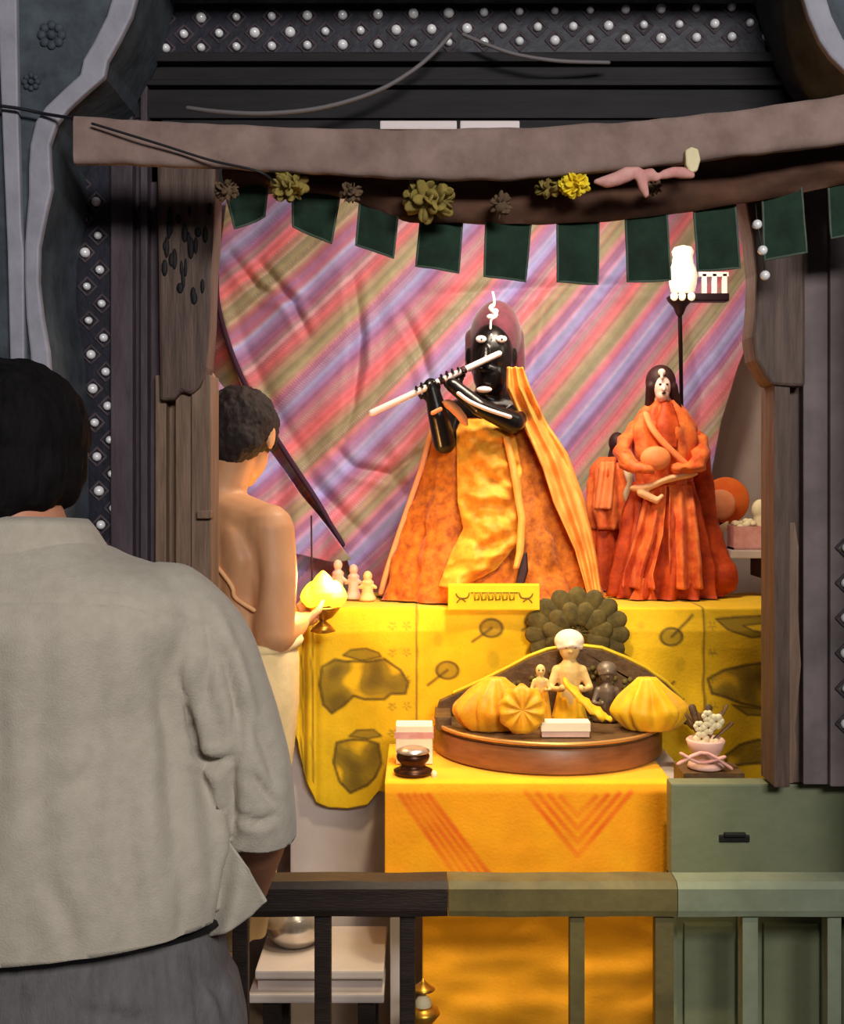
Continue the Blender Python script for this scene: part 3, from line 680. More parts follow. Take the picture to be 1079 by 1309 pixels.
# ================================================================= lower table under orange cloths
YT = 2.47; tz = z(1000, YT)
tx0, tx1 = W(497, 0, YT).x, W(876, 0, YT).x
tb = empty('low_table', ((tx0 + tx1) / 2, 2.64, 0.10), 'cream low table under the orange cloths in front of the altar', 'table')
MB().span(tx0, tx1 + 0.02, YT + 0.03, 2.82, tz - 0.03, tz - 0.004, 0.004).build('table_top', M['marble'], tb, smooth=False)
for x in (tx0 + 0.026, tx1 - 0.022):
    for y in (YT + 0.056, 2.78): MB().span(x - 0.024, x + 0.024, y - 0.024, y + 0.024, 0.10, tz - 0.028, 0.004).build('leg', M['marble'], tb, smooth=False)
M['orange'] = mat('orange_yellow_cotton', (245, 168, 8), 0.75, attr='Col', var=0.07, scale=18, bump=0.2, bscale=150, sheen=0.1)
M['orange2'] = mat('plain_orange_cotton', (246, 164, 14), 0.75, var=0.10, scale=8, bump=0.2, bscale=150, sheen=0.1)
OY = np.array([lin(248), lin(160), lin(3)]); OR = np.array([lin(232), lin(88), lin(2)]); YY = np.array([lin(250), lin(186), lin(6)])
def frontcol(px, py):
    c = np.tile(OY, (len(px), 1)); g = np.array([mnoise.noise(Vector((x / 40, y / 40, 7))) for x, y in zip(px, py)])
    def put(k, col): k = np.clip(k, 0, 1)[:, None]; return c * (1 - k) + col * k
    c = put(g * 0.5, YY)
    sets = [[(512 + 9 * k, 1016), (590 + 11 * k, 1128)] for k in range(5)]
    vs = [[(672 + 15 * k, 1012 + 2 * k), (738, 1092 - 17 * k), (806 - 15 * k, 1012 + 2 * k)] for k in range(4)]
    for i, l in enumerate(sets): c = put(np.clip(1.3 - edist(px, py, l, False) / (3.4 if i % 2 else 4.4), 0, 1) * (0.7 + 0.5 * g), OR)
    for i, l in enumerate(vs): c = put(np.clip(1.3 - edist(px, py, l, False) / 4.2, 0, 1) * (0.62 + 0.5 * g), OR)
    c = put(np.clip((1012 - py) / 8, 0, 1) * 0.6, YY); c = put(np.clip((px - 846) / 9, 0, 1) * 0.8, YY)
    return np.concatenate([c, np.ones((len(px), 1))], 1)
nu, nf, nt = 190, 80, 10; V = []; pxs = []; pys = []
cx = 492 + (860 - 492) * np.linspace(0, 1, nu + 1); Yc = YT - 0.012
for j in range(nt):
    t = j / nt
    for i in range(nu + 1): V.append(((cx[i] - CX) / F * Yc, 2.80 - (2.80 - Yc) * t, tz + 0.002)); pxs.append(cx[i]); pys.append(1000 - (1 - t) * 50)
for j in range(nf + 1):
    t = j / nf
    for i in range(nu + 1):
        py = 1001 + (1141 - 1001) * t; d = 0.004 * math.sin(cx[i] / 23) + 0.004 * mnoise.noise(Vector((cx[i] / 50, py / 40, 0)))
        V.append(((cx[i] - CX) / F * Yc, Yc - 0.004 * min(1, t * 12) - d * t, EYE - (py - HY) / F * Yc)); pxs.append(cx[i]); pys.append(py)
m = MB(); m.v = V; R_ = nt + nf + 1
m.f = [(j * (nu + 1) + i, j * (nu + 1) + i + 1, (j + 1) * (nu + 1) + i + 1, (j + 1) * (nu + 1) + i) for j in range(R_ - 1) for i in range(nu)]; m.m = [0] * len(m.f)
o = m.build('table_cloth', M['orange'], solid=0.003); setcol(o, frontcol(np.array(pxs), np.array(pys)))
tag(o, 'bright orange table cloth with darker chevrons, above the railing', 'tablecloth')
def fn(u, v):
    x = 540 + (852 - 540) * u; y = 1080 + (1420 - 1080) * v; p = W(x, y, YT + 0.012)
    s = 0.010 * mnoise.noise(Vector((x / 60, y / 24, 5))) + 0.007 * math.sin(y / 13 + 2.2 * math.sin(x / 45) + x / 90) * math.exp(-((y - 1275) / 60) ** 2) + 0.004 * math.sin(x / 26)
    p.y -= 0.006 + 0.6 * s; return p
tag(sheet(fn, 110, 120, -0.003).build('hanging_cloth', M['orange2']), 'plain orange cloth wrinkled across, hanging below the railing top', 'cloth')
# ================================================================= idols on the altar
M['blackstone'] = mat('polished_black_stone', (16, 12, 14), 0.28, var=0.2, scale=20, spec=0.5)
M['maroon'] = mat('maroon_velvet', (92, 38, 52), 0.85, var=0.3, scale=40, sheen=0.3)
M['eye'] = mat('white_enamel', (250, 225, 220), 0.4)
M['flute'] = mat('silvery_white_flute', (245, 225, 222), 0.35)
M['robe'] = mat('burnt_orange_brocade', (146, 62, 6), 0.7, rgb2=(226, 130, 26), scale=38, bump=0.3, bscale=70, sheen=0.15)
M['robe_front'] = mat('golden_orange_silk', (216, 126, 16), 0.6, rgb2=(246, 178, 52), scale=30, bump=0.2, bscale=80, sheen=0.1)
M['stole'] = mat('light_orange_silk', (240, 150, 58), 0.6, rgb2=(248, 174, 84), scale=24, bump=0.2, bscale=80)
M['hem'] = mat('pale_orange_hem', (244, 164, 110), 0.6)
M['sari'] = mat('red_orange_silk', (196, 58, 12), 0.6, rgb2=(246, 132, 54), scale=26, bump=0.25, bscale=70, sheen=0.1)
M['sari_deep'] = mat('deep_red_orange_silk', (150, 38, 10), 0.65, rgb2=(216, 84, 22), scale=22, bump=0.25, bscale=70)
M['sari_light'] = mat('light_coral_silk', (244, 128, 64), 0.6, rgb2=(248, 150, 88), scale=24, bump=0.2, bscale=70)
M['peach'] = mat('peach_silk', (248, 186, 130), 0.6, var=0.1, scale=30, bump=0.2)
M['face_pink'] = mat('pinkish_white_marble', (250, 210, 196), 0.4)
M['darkhair'] = mat('dark_maroon_hair', (52, 22, 24), 0.6, var=0.3, scale=30)
M['gold'] = mat('aged_brass', (190, 140, 52), 0.35, metal=0.85, var=0.15, scale=30)
M['sil'] = mat('tarnished_silver', (200, 190, 186), 0.3, metal=0.8, var=0.15, scale=30)

def wrap(Y, rows, off, mb, nu, nv, edge_l, edge_r, body, fold, thick=0.006):
    """a cloth lying on a draped body: edge_l / edge_r (py, px) bound it, body rows give the surface"""
    y0, y1 = rows
    def surf(px, py):
        xl = interp(body, 1, py); xr = interp(body, 2, py); a = W(xl, py, Y); b = W(xr, py, Y); hw = (b.x - a.x) / 2; c = (a.x + b.x) / 2
        hd = interp(body, 3, py); x = (px - CX) / F * Y; q = max(-0.995, min(0.995, (x - c) / max(hw, 1e-3))); return Vector((x, Y - hd * math.sqrt(1 - q * q), a.z))
    def fn(u, v):
        py = y0 + (y1 - y0) * v; xl = lerp_edge(edge_l, py); xr = lerp_edge(edge_r, py); px = xl + (xr - xl) * u
        p = surf(px, py); p.y -= off + fold(u, v, px, py); p.z = max(p.z, ZMIN[0]); return p
    rings = []
    for j in range(nv + 1):
        f = [fn(i / nu, j / nv) for i in range(nu + 1)]; rings.append(f + [p + Vector((0, thick, 0)) for p in f[::-1]])
    return mb.loft(rings)

ZMIN[0] = zt + 0.0095
# ---- the flute player
Y1 = 3.06
idol = empty('deity_statue', Vector((W(630, 0, Y1).x, Y1, zt + .0095)), 'black stone flute-playing deity statue robed in orange silk, tallest on the altar', 'statue')
b = MB()
hc = W(628, 456, Y1 - 0.03)
b.ball(hc, (0.058, 0.066, 0.088), 24, 16)                               # skull
b.ball(hc + Vector((-0.004, -0.022, -0.05)), (0.045, 0.046, 0.05), 20, 12)  # jaw
b.limb([hc + Vector((-0.018, -0.066, 0.015)), hc + Vector((-0.020, -0.077, -0.012))], [0.007, 0.012], 10)  # nose
b.limb([hc + Vector((-0.032, -0.062, -0.036)), hc + Vector((-0.006, -0.066, -0.038))], 0.006, 8)          # lips
for s in (-1, 1): b.ball(hc + Vector((s * 0.060, 0.0, 0.0)), (0.008, 0.016, 0.024), 12, 8)
b.limb([hc, W(628, 520, Y1 - 0.01), W(624, 560, Y1)], [0.04, 0.042, 0.075], 18)
b.limb([W(578, 535, Y1), W(620, 530, Y1), W(664, 528, Y1)], [0.045, 0.07, 0.045], 18)
b.limb([W(622, 560, Y1), W(624, 640, Y1 + 0.02)], [0.085, 0.08], 18)
sh = W(576, 536, Y1 - 0.01); el = W(568, 566, Y1 - 0.10); hd1 = W(551, 492, Y1 - 0.135)
b.limb([sh, el], [0.036, 0.028], 14); b.limb([el, W(560, 530, Y1 - 0.13), hd1], [0.029, 0.026, 0.018], 14)
sh2 = W(660, 535, Y1 - 0.02); el2 = W(656, 540, Y1 - 0.15); hd2 = W(578, 492, Y1 - 0.17)
b.limb([sh2, el2], [0.036, 0.028], 14); b.limb([el2, W(612, 520, Y1 - 0.18), hd2], [0.028, 0.022, 0.018], 14)
fl0 = W(475, 528, Y1 - 0.16); fl1 = W(638, 452, Y1 - 0.118); fdir = (fl1 - fl0).normalized()
def on_flute(px): return fl0 + (fl1 - fl0) * ((px - 475) / 163.0)
fup = Vector((0, -1, 0)); fside = fdir.cross(fup).normalized()
for hc_, px0 in ((hd1, 545), (hd2, 577)):                               # palms and fingers over the flute
    pc = on_flute(px0); up = fside if fside.z > 0 else -fside
    b.ball(pc - up * 0.022 + Vector((0, 0.012, 0)), (0.020, 0.012, 0.018), 12, 8)
    b.limb([hc_, pc - up * 0.024 + Vector((0, 0.012, 0))], [0.018, 0.013], 10)
    for k in range(4):
        q = on_flute(px0 - 11 + 7 * k); ln = (0.9, 1.05, 1.0, 0.8)[k]
        b.limb([q - up * 0.018 + Vector((0, 0.014, 0)), q + up * 0.010 * ln + Vector((0, 0.013, 0)), q + up * 0.014 * ln + Vector((0, -0.004, 0)), q + up * 0.003 + Vector((0, -0.012, 0))], [0.0052, 0.005, 0.0046, 0.004], 8, 2)
    q = on_flute(px0 + 14); b.limb([pc - up * 0.018 + Vector((0, 0.01, 0)), q - up * 0.012, q - up * 0.004 + Vector((0, -0.010, 0))], [0.006, 0.0052, 0.0046], 8, 2)
body = fuse(b, 0.0035, 3).build('body', M['blackstone'], idol)
for s, px, w in ((-1, 615, 0.0140), (1, 641, 0.0145)):
    c = W(px, 433.5, Y1 - 0.09); MB().ball(c, (w, 0.006, 0.0095), 16, 10).build('eye', M['eye'], idol)
    MB().ball(c + Vector((0.001, -0.005, -0.001)), (0.003, 0.0022, 0.003), 10, 6).build('pupil', M['blackstone'], idol)
c = W(619, 498, Y1 - 0.098); MB().ball(c, (0.0200, 0.008, 0.0085), 16, 8).build('chin_jewel', M['eye'], idol)
b = MB(); b.limb(smoothpts([W(630, 374, Y1 - .062), W(632, 388, Y1 - .078), W(627, 394, Y1 - .085), W(634, 402, Y1 - .09), W(628, 409, Y1 - .094), W(627, 420, Y1 - .097)], 24), [0.0035] * 6 + [0.006] * 12 + [0.003] * 6, 8)
b.ball(W(633, 398, Y1 - .09), (0.009, 0.005, 0.008), 10, 8); b.ball(W(627, 405, Y1 - .094), (0.010, 0.005, 0.007), 10, 8); b.ball(W(628, 429, Y1 - .098), (0.003, 0.003, 0.005), 8, 6)
b.build('forehead_mark', M['eye'], idol)
b = MB(); b.ball(W(634, 432, Y1 + 0.012), (0.068, 0.074, 0.098), 28, 18)
b.limb([W(658, 430, Y1 + 0.01), W(661, 470, Y1 + 0.01), W(655, 505, Y1 + 0.03)], [0.026, 0.022, 0.015], 14)
b.limb([W(604, 430, Y1 + 0.02), W(600, 470, Y1 + 0.03)], [0.02, 0.012], 12)
hv = fuse(b, 0.004, 3)
hv.build('turban', M['maroon'], idol)
MB().limb([fl0, fl0 + (fl1 - fl0) * 0.5, fl1], [0.0088, 0.0082, 0.0078], 14, 2).build('flute', M['flute'], idol)
b = MB()
for px in (564, 592): b.limb([on_flute(px) - fdir * 0.005, on_flute(px) + fdir * 0.005], 0.0096, 12, 1)
b.build('flute_band', M['darkhair'], idol)
P = smoothpts([W(586, 503, Y1 - 0.198), W(600, 513, Y1 - 0.205), W(622, 523, Y1 - 0.205), W(652, 533, Y1 - 0.185)], 14)
MB().limb(P, 0.0052, 10).build('bead_chain', M['flute'], idol)
b = MB(); b.limb(smoothpts([W(566, 514, Y1 - .150), W(576, 518, Y1 - .152), W(588, 530, Y1 - .15), W(596, 542, Y1 - .14)], 10), [0.003, .009, .012, .013, .013, .013, .012, .012, .010, .006], 10); b.limb([W(553, 528, Y1 - .155), W(563, 523, Y1 - .158)], 0.006, 8)
fuse(b, 0.002, 2).build('sleeve_ornament', M['hem'], idol)
rows1 = [(536, 568, 668, .06), (552, 553, 690, .085), (600, 541, 712, .11), (660, 521, 738, .135), (720, 500, 757, .155), (779, 485, 773, .17)]
b = robe(rows1, Y1, 0.6, 120, 40, lambda th, t: t * (0.010 * math.sin(th * 11 + 3 * t) + 0.006 * math.sin(th * 23 + 7 * t)) + 0.012 * mnoise.noise(Vector((th * 3, t * 7, 1))) + 0.009 * mnoise.noise(Vector((th * 9, t * 16, 6))))
b.build('robe', M['robe'], idol)
b = wrap(Y1, (538, 742), 0.020, MB(), 46, 90, [(538, 588), (552, 582), (640, 583), (672, 590), (700, 575), (742, 560)], [(538, 640), (560, 655), (600, 662), (650, 661), (690, 655), (720, 630), (742, 590)], rows1,
         lambda u, v, px, py: 0.026 * math.sin(PI * min(1, max(0, u))) + 0.010 * math.sin(py / 6.2 + 9 * (u - .5) ** 2 + 2.4 * mnoise.noise(Vector((px / 25, py / 40, 0)))) * math.sin(PI * u) ** .5 + 0.016 * mnoise.noise(Vector((px / 15, py / 12, 4))), 0.008)
b.build('front_pleats', M['robe_front'], idol)
b = wrap(Y1, (560, 718), 0.058, MB(), 6, 40, [(560, 638), (600, 646), (660, 655), (700, 652), (718, 648)], [(560, 646), (600, 655), (660, 664), (700, 661), (718, 655)], rows1, lambda u, v, px, py: 0.006 * math.sin(PI * u), 0.008)
b.build('sash', M['stole'], idol)
el_ = [(474, 644), (500, 643), (545, 664), (600, 688), (640, 700), (700, 727), (778, 748)]; er_ = [(474, 664), (500, 674), (545, 700), (580, 724), (640, 746), (700, 757), (778, 765)]
rows_st = [(474, 600, 690, .09), (536, 568, 690, .10), (600, 541, 724, .12), (660, 521, 750, .135), (720, 500, 770, .155), (779, 485, 785, .17)]
b = wrap(Y1, (474, 778), 0.022, MB(), 26, 110, el_, er_, rows_st,
         lambda u, v, px, py: 0.012 * math.sin(u * 15 + 2 * v) + 0.010 * mnoise.noise(Vector((px / 16, py / 30, 2))) + 0.010 * math.sin(PI * u), 0.012)
b.build('stole', M['stole'], idol)
b = wrap(Y1, (700, 744), 0.040, MB(), 4, 16, [(700, 655), (722, 655), (744, 650)], [(700, 666), (722, 667), (744, 660)], rows1, lambda u, v, px, py: 0, 0.006)
b.build('tassel', M['darkhair'], idol)
MB().limb(smoothpts([W(553, 545, Y1 - 0.03), W(538, 600, Y1 - .035), W(517, 662, Y1 - .035), W(497, 722, Y1 - .035), W(487, 757, Y1 - .03)], 24), 0.0075, 10).build('robe_hem', M['hem'], idol)

# ---- the female idol
Y2 = 3.09
lady = empty('goddess_statue', Vector((W(845, 0, Y2).x, Y2, zt + .0095)), 'female idol in a red-orange sari with pinkish white face below the white lamp', 'statue')
b = MB(); hc = W(846, 494, Y2 - 0.03)
b.ball(hc, (0.024, 0.028, 0.034), 18, 12); b.ball(hc + Vector((0, -0.006, -0.02)), (0.018, 0.02, 0.02), 14, 10); b.limb([hc + Vector((-.001, -.028, 0)), hc + Vector((-.001, -.032, -.010))], [.003, .005], 8)
b.limb([hc, W(846, 525, Y2)], [0.018, 0.026], 12); b.limb([W(832, 530, Y2), W(860, 530, Y2)], [0.022, 0.022], 12); b.limb([W(846, 530, Y2), W(846, 620, Y2)], [0.04, 0.045], 14)
body = fuse(b, 0.003, 2).build('body', M['face_pink'], lady)
b = MB()
for dx in (-0.0085, 0.0085): b.ball(hc + Vector((dx, -0.0255, 0.004)), (0.0042, 0.003, 0.0026), 8, 6)
b.ball(hc + Vector((0, -0.027, -0.019)), (0.006, 0.003, 0.0025), 8, 6)
b.build('face_paint', M['darkhair'], lady)
b = MB(); b.ball(hc + Vector((0, 0.014, 0.012)), (0.040, 0.034, 0.046), 20, 14); b.limb([hc + Vector((-0.028, 0.0, 0)), W(829, 518, Y2 - .01)], [.014, .010], 10); b.limb([hc + Vector((0.028, 0.0, 0)), W(866, 520, Y2 - .01)], [.014, .011], 10)
fuse(b, 0.003, 2).build('hair', M['darkhair'], lady)
b = MB(); b.limb([W(846, 478, Y2 - .06), W(846, 483, Y2 - .062)], [.004, .004], 8); b.ball(W(846, 476, Y2 - .055), (.010, .008, .010), 12, 8); b.build('crown_jewel', M['face_pink'], lady)
rt = [(512, 832, 862, .035), (526, 818, 876, .05), (545, 806, 890, .065), (580, 808, 892, .07), (612, 814, 884, .055), (622, 814, 884, .055)]
robe(rt, Y2, 0.6, 64, 18, lambda th, t: 0.005 * math.sin(th * 9 + 6 * t) + 0.006 * mnoise.noise(Vector((th * 2, t * 6, 3)))).build('blouse', M['sari'], lady)
rs = [(616, 812, 886, .05), (650, 800, 894, .07), (700, 790, 906, .085), (745, 783, 914, .09), (779, 778, 920, .095)]
robe(rs, Y2, 0.6, 150, 30, lambda th, t: (0.004 + 0.014 * t) * math.sin(th * 13 + 1.5 * math.sin(t * 4)) + 0.010 * mnoise.noise(Vector((th * 4, t * 5, 8)))).build('skirt', M['sari_deep'], lady)
for l, r, ph in (([(620, 822), (680, 806), (730, 792), (745, 790)], [(620, 846), (680, 838), (730, 824), (745, 826)], 0), ([(620, 848), (680, 846), (730, 846), (752, 848)], [(620, 878), (680, 884), (730, 888), (752, 890)], 2)):
    wrap(Y2, (620, 748), 0.016, MB(), 26, 40, l, r, rs, lambda u, v, px, py: 0.014 * math.sin(u * 12 + ph + 2 * v) * (0.3 + v) + 0.008 * mnoise.noise(Vector((px / 12, py / 22, ph))), 0.01).build('skirt_panel', M['sari'], lady)
wrap(Y2, (735, 776), 0.012, MB(), 20, 20, [(735, 812), (776, 792)], [(735, 820), (776, 836)], rs, lambda u, v, px, py: 0.01 * math.sin(u * 6), 0.01).build('lower_pleat', M['sari'], lady)
b = MB(); b.limb(smoothpts([W(812, 624, Y2 - .07), W(830, 622, Y2 - .085), W(855, 612, Y2 - .085), W(888, 606, Y2 - .06)], 12), [.015, .016, .017, .017, .016, .015, .015, .016, .016, .015, .014, .010], 12, flat=0.6); b.limb([W(820, 630, Y2 - .085), W(840, 640, Y2 - .09), W(846, 634, Y2 - .09)], [.012, .010, .006], 10)
fuse(b, 0.003, 2).build('waist_sash', M['peach'], lady)
for pts, r in (([(824, 536, .02), (800, 566, -.01), (798, 588, -.07), (826, 600, -.10)], [.022, .022, .020, .016]), ([(870, 536, .02), (893, 568, -.01), (893, 592, -.06), (868, 598, -.09)], [.023, .024, .021, .015])):
    m = MB().limb(smoothpts([W(x, y, Y2 + d) for x, y, d in pts], 14), list(np.interp(np.linspace(0, 3, 14), range(4), r)), 16)
    v = np.array(m.v); n = normals(m); d = np.array([0.006 * math.sin(p[2] * 160 + 3 * mnoise.noise(Vector(p) * 40)) + 0.006 * mnoise.noise(Vector(p) * 30) for p in v]); m.v = [tuple(p) for p in v + n * d[:, None]]
    m.build('sleeve', M['sari'], lady)
b = MB(); b.ball(W(838, 586, Y2 - .10), (.040, .018, .032), 20, 12, rz(0.0)); m = fuse(b, .004, 1); m.build('offering_cushion', M['sari_light'], lady)
b = MB(); b.limb(smoothpts([W(826, 530, Y2 - .05), W(834, 548, Y2 - .075), W(852, 570, Y2 - .085), W(884, 600, Y2 - .075)], 12), .010, 10, flat=.6); b.build('sari_end', M['sari_light'], lady)
wrap(Y2, (516, 574), 0.008, MB(), 10, 16, [(516, 842), (545, 832), (574, 836)], [(516, 856), (545, 862), (574, 858)], rt, lambda u, v, px, py: 0.004 * math.sin(u * 5), 0.006).build('bodice', M['sari_deep'], lady)
b = MB(); b.limb(smoothpts([W(890, 560, Y2), W(898, 600, Y2 + .02), W(900, 660, Y2 + .02), W(908, 700, Y2 + .01), W(920, 738, Y2)], 16), list(np.linspace(.02, .05, 16)), 16, flat=.7)
v = np.array(b.v); n = normals(b); b.v = [tuple(p) for p in v + n * np.array([0.012 * mnoise.noise(Vector(p) * 25) for p in v])[:, None]]
b.build('trailing_veil', M['sari_deep'], lady)

# ---- small attendant idol between them
Y3 = 3.27
att = empty('attendant_statue', Vector((W(780, 0, Y3).x, Y3, zt + .0095)), 'small orange-robed attendant idol half hidden between the flute player and the female idol', 'statue')
b = MB(); c = W(789, 566, Y3 - .02); b.ball(c, (.024, .026, .030), 16, 10); b.limb([c, W(786, 600, Y3)], [.016, .03], 12); b.limb([W(772, 596, Y3), W(800, 596, Y3)], .018, 10); b.limb([W(786, 600, Y3), W(784, 660, Y3)], [.035, .035], 12)
fuse(b, .003, 2).build('body', M['darkhair'], att)
ra = [(584, 770, 800, .03), (600, 757, 803, .05), (640, 752, 808, .06), (660, 752, 806, .06), (676, 758, 800, .06)]
robe(ra, Y3, .6, 60, 20, lambda th, t: 0.008 * math.sin(th * 8 + 2 * t) + .008 * mnoise.noise(Vector((th * 3, t * 5, 5)))).build('robe', M['sari'], att)
robe([(668, 756, 802, .05), (720, 752, 812, .06), (779, 748, 818, .07)], Y3 + .01, .6, 60, 12, lambda th, t: 0.006 * math.sin(th * 9)).build('under_skirt', M['sari_deep'], att)
wrap(Y3, (590, 650), .012, MB(), 14, 20, [(590, 764), (650, 756)], [(590, 782), (650, 778)], ra, lambda u, v, px, py: .008 * math.sin(u * 9 + v), .008).build('stole', M['sari_light'], att)
b = MB(); b.limb(smoothpts([W(800, 598, Y3 - .07), W(806, 615, Y3 - .085), W(802, 632, Y3 - .085), W(807, 652, Y3 - .08)], 12), [.008, .010, .012, .012, .010, .009, .010, .012, .012, .011, .009, .006], 10); b.build('garland', M['cream'], att)

# ---- round fan, cups and shelf beyond the female idol
M['fan'] = mat('orange_pink_velvet', (246, 140, 84), 0.7, rgb2=(250, 170, 120), scale=20, bump=.2)
M['fan2'] = mat('orange_halo_glow', (240, 96, 26), 0.75, rgb2=(246, 130, 50), scale=20)
fan = empty('round_fan', W(921, 768, 3.26), 'round orange fan on a dark stick, beside the female idol\'s skirt', 'fan')
b = MB(); b.lathe(W(921, 645, 3.25), [(.0005, .010), (.034, .010), (.042, .004), (.042, -.004), (.034, -.010), (.0005, -.010)], 30, rot=rx(PI / 2)); b.build('disc', M['fan'], fan)
m = MB(); m.lathe(W(928, 640, 3.28), [(.0005, .008), (.062, .008), (.066, .0), (.062, -.008), (.0005, -.008)], 36, rot=rx(PI / 2)); m.build('halo_disc', M['fan2'], fan)  # larger orange disc stands for the bloom of light behind the fan
MB().limb([W(922, 668, 3.26), W(920, 715, 3.26), W(922, 758, 3.26)], .005, 8, 0).build('stick', M['darkhair'], fan)
b = MB(); b.limb(smoothpts([W(902, 666, 3.225), W(908, 678, 3.215), W(920, 678, 3.215), W(930, 668, 3.225)], 12), [.004, .008, .011, .012, .012, .012, .012, .012, .012, .010, .007, .004], 10); b.build('ribbon', M['cream'], fan)
MB().limb([W(918, 684, 3.225), W(921, 712, 3.225), W(922, 728, 3.225), W(923, 736, 3.225)], [.003, .004, .012, .006], 10).build('tassel', M['darkhair'], fan)
Ysf = 3.13
sf = empty('wall_shelf', W(985, 712, Ysf), 'white bracket shelf by the post bracket beyond the female idol', 'shelf')
MB().span(W(928, 0, Ysf).x, 1.22, Ysf - .05, Ysf + .14, z(712, Ysf), z(702, Ysf), .003).build('board', M['marble'], sf, smooth=False)
MB().span(W(975, 0, Ysf).x, W(985, 0, Ysf).x, Ysf, Ysf + .12, z(740, Ysf), z(712, Ysf), .003).build('bracket', M['brown_wood'], sf, smooth=False)
stop = z(702, Ysf)
bx = empty('offering_box', (W(953, 0, Ysf).x, Ysf, stop), 'whitish open box heaped with pale flowers on the shelf', 'box')
w0, w1 = W(934, 0, Ysf).x, W(970, 0, Ysf).x; h = z(672, Ysf)
b = MB(); b.span(w0, w1, Ysf - .035, Ysf + .035, stop + .0006, stop + .006); b.span(w0, w1, Ysf - .035, Ysf - .031, stop + .0006, h); b.span(w0, w1, Ysf + .031, Ysf + .035, stop + .0006, h); b.span(w0, w0 + .004, Ysf - .031, Ysf + .031, stop, h); b.span(w1 - .004, w1, Ysf - .031, Ysf + .031, stop, h)
b.build('tray', M['pink_cloth'], bx, smooth=False)
b = MB()
for k in range(16): b.ball((w0 + (w1 - w0) * random.uniform(.1, .9), Ysf + random.uniform(-.024, .024), h + random.uniform(-.006, .012)), (.012, .011, .009), 8, 6, rz(k))
tag(b.build('blossoms', M['cream'], bx), None); bx.children[-1]['kind'] = 'stuff'
b = MB(); b.lathe((W(978, 0, Ysf).x, Ysf - .01, stop + .0006), [(.012, 0), (.014, .01), (.013, .06), (.011, .066), (.013, .072), (.012, .084), (.004, .088)], 16)
tag(b.build('white_bottle', M['whitish']), 'slim white bottle at the post end of the shelf beside the box', 'bottle')
b = MB(); b.ball(W(972, 652, Ysf + .07), (.024, .02, .03), 16, 10); b.limb([W(972, 660, Ysf + .07), W(972, 701.5, Ysf + .07)], [.018, .026], 14)
tag(fuse(b, .003, 2).build('small_figurine', M['cream']), 'small cream rounded figurine at the back of the shelf', 'figurine')

# ---- lamp on a tall stand behind the female idol
M['lampglass'] = mat('glowing_frosted_glass', (255, 246, 225), 0.4, emit=(255, 240, 205), estr=0.5)
M['brass_dark'] = mat('blackened_brass', (44, 28, 36), 0.45, metal=0.5)
Yl = 2.98
lp = empty('standing_lamp', Vector((W(872, 0, 3.27).x, 3.27, zt - .005)), 'bright white standing lamp on a thin dark pole above the female idol', 'lamp')
dx = W(872, 600, Yl).x - W(872, 600, 3.27).x
MB().limb([W(872, 752, 3.27), W(872, 600, 3.27), W(871, 500, 3.26), W(870, 440, 3.0), W(869, 396, Yl)], .0055, 10).build('pole', M['brass_dark'], lp)
MB().lathe(Vector((W(872, 0, 3.27).x, 3.27, zt - .005)), [(.04, 0.001), (.04, .008), (.02, .016), (.006, .03)], 20).build('base', M['brass_dark'], lp)
b = MB(); b.lathe(W(869, 404, Yl), [(.006, 0), (.010, .006), (.016, .022), (.030, .038), (.034, .046), (.030, .05)], 24)
b.span(W(862, 0, Yl).x, W(930, 0, Yl).x, Yl - .02, Yl + .02, z(386, Yl), z(376, Yl), .004); b.build('cup', M['brass_dark'], lp)
b = MB(); b.lathe(W(873, 376, Yl), [(.020, 0), (.030, .006), (.034, .024), (.036, .045), (.034, .06), (.027, .078), (.025, .095), (.028, .108), (.022, .118), (.006, .123)], 28); b.build('shade', M['lampglass'], lp)
b = MB(); b.span(W(893, 0, Yl).x, W(931, 0, Yl).x, Yl - .006, Yl + .004, z(354, Yl), z(348, Yl), .001)
for x in (900, 913, 926): b.span(W(x - 3, 0, Yl).x, W(x + 3, 0, Yl).x, Yl - .006, Yl + .004, z(376, Yl), z(350, Yl), .001)
b.build('gallery', M['eye'], lp, smooth=False)
b = MB(); 
for x in (862, 872, 884): b.ball(W(x, 379, Yl - .028), (.010, .008, .011), 10, 8)
b.build('droplet', M['lampglass'], lp)
point('lamp_bulb', W(880, 350, Yl - .22), 1.0, (1.0, 0.86, 0.68), 0.03)
# ================================================================= arched wooden throne on the low table
M['carved'] = mat('carved_dark_brown_wood', (78, 56, 34), 0.5, rgb2=(108, 80, 46), scale=34, bump=0.6, bscale=60)
M['tray'] = mat('polished_brown_wood', (112, 66, 34), 0.4, rgb2=(146, 92, 52), scale=10, stretch=(1, 1, 5), spec=.5)
M['goldlip'] = mat('polished_brass_rim', (214, 160, 92), 0.35, metal=.5)
M['rim'] = mat('gilded_rim', (226, 188, 40), 0.4, metal=0.3)
M['bundle'] = mat('golden_yellow_satin', (206, 130, 10), 0.5, rgb2=(242, 178, 30), scale=20, bump=.2, bscale=70, sheen=.1)
M['bundle2'] = mat('lemon_yellow_satin', (222, 160, 10), 0.5, rgb2=(248, 196, 30), scale=20, bump=.2, bscale=70, sheen=.1)
M['plume'] = mat('olive_peacock_feather', (64, 54, 22), 0.8, rgb2=(104, 88, 38), scale=40, bump=.4)
M['white'] = mat('white_cloth', (244, 226, 196), 0.8, bump=.2)
M['pinkstone'] = mat('pinkish_marble', (222, 180, 164), 0.45, var=.1, scale=20)
M['pot'] = mat('dark_copper', (70, 40, 26), 0.35, metal=.6, var=.3, scale=30)
M['flame'] = mat('oil_flame', (255, 220, 90), 0.6, emit=(255, 232, 48), estr=1.35)
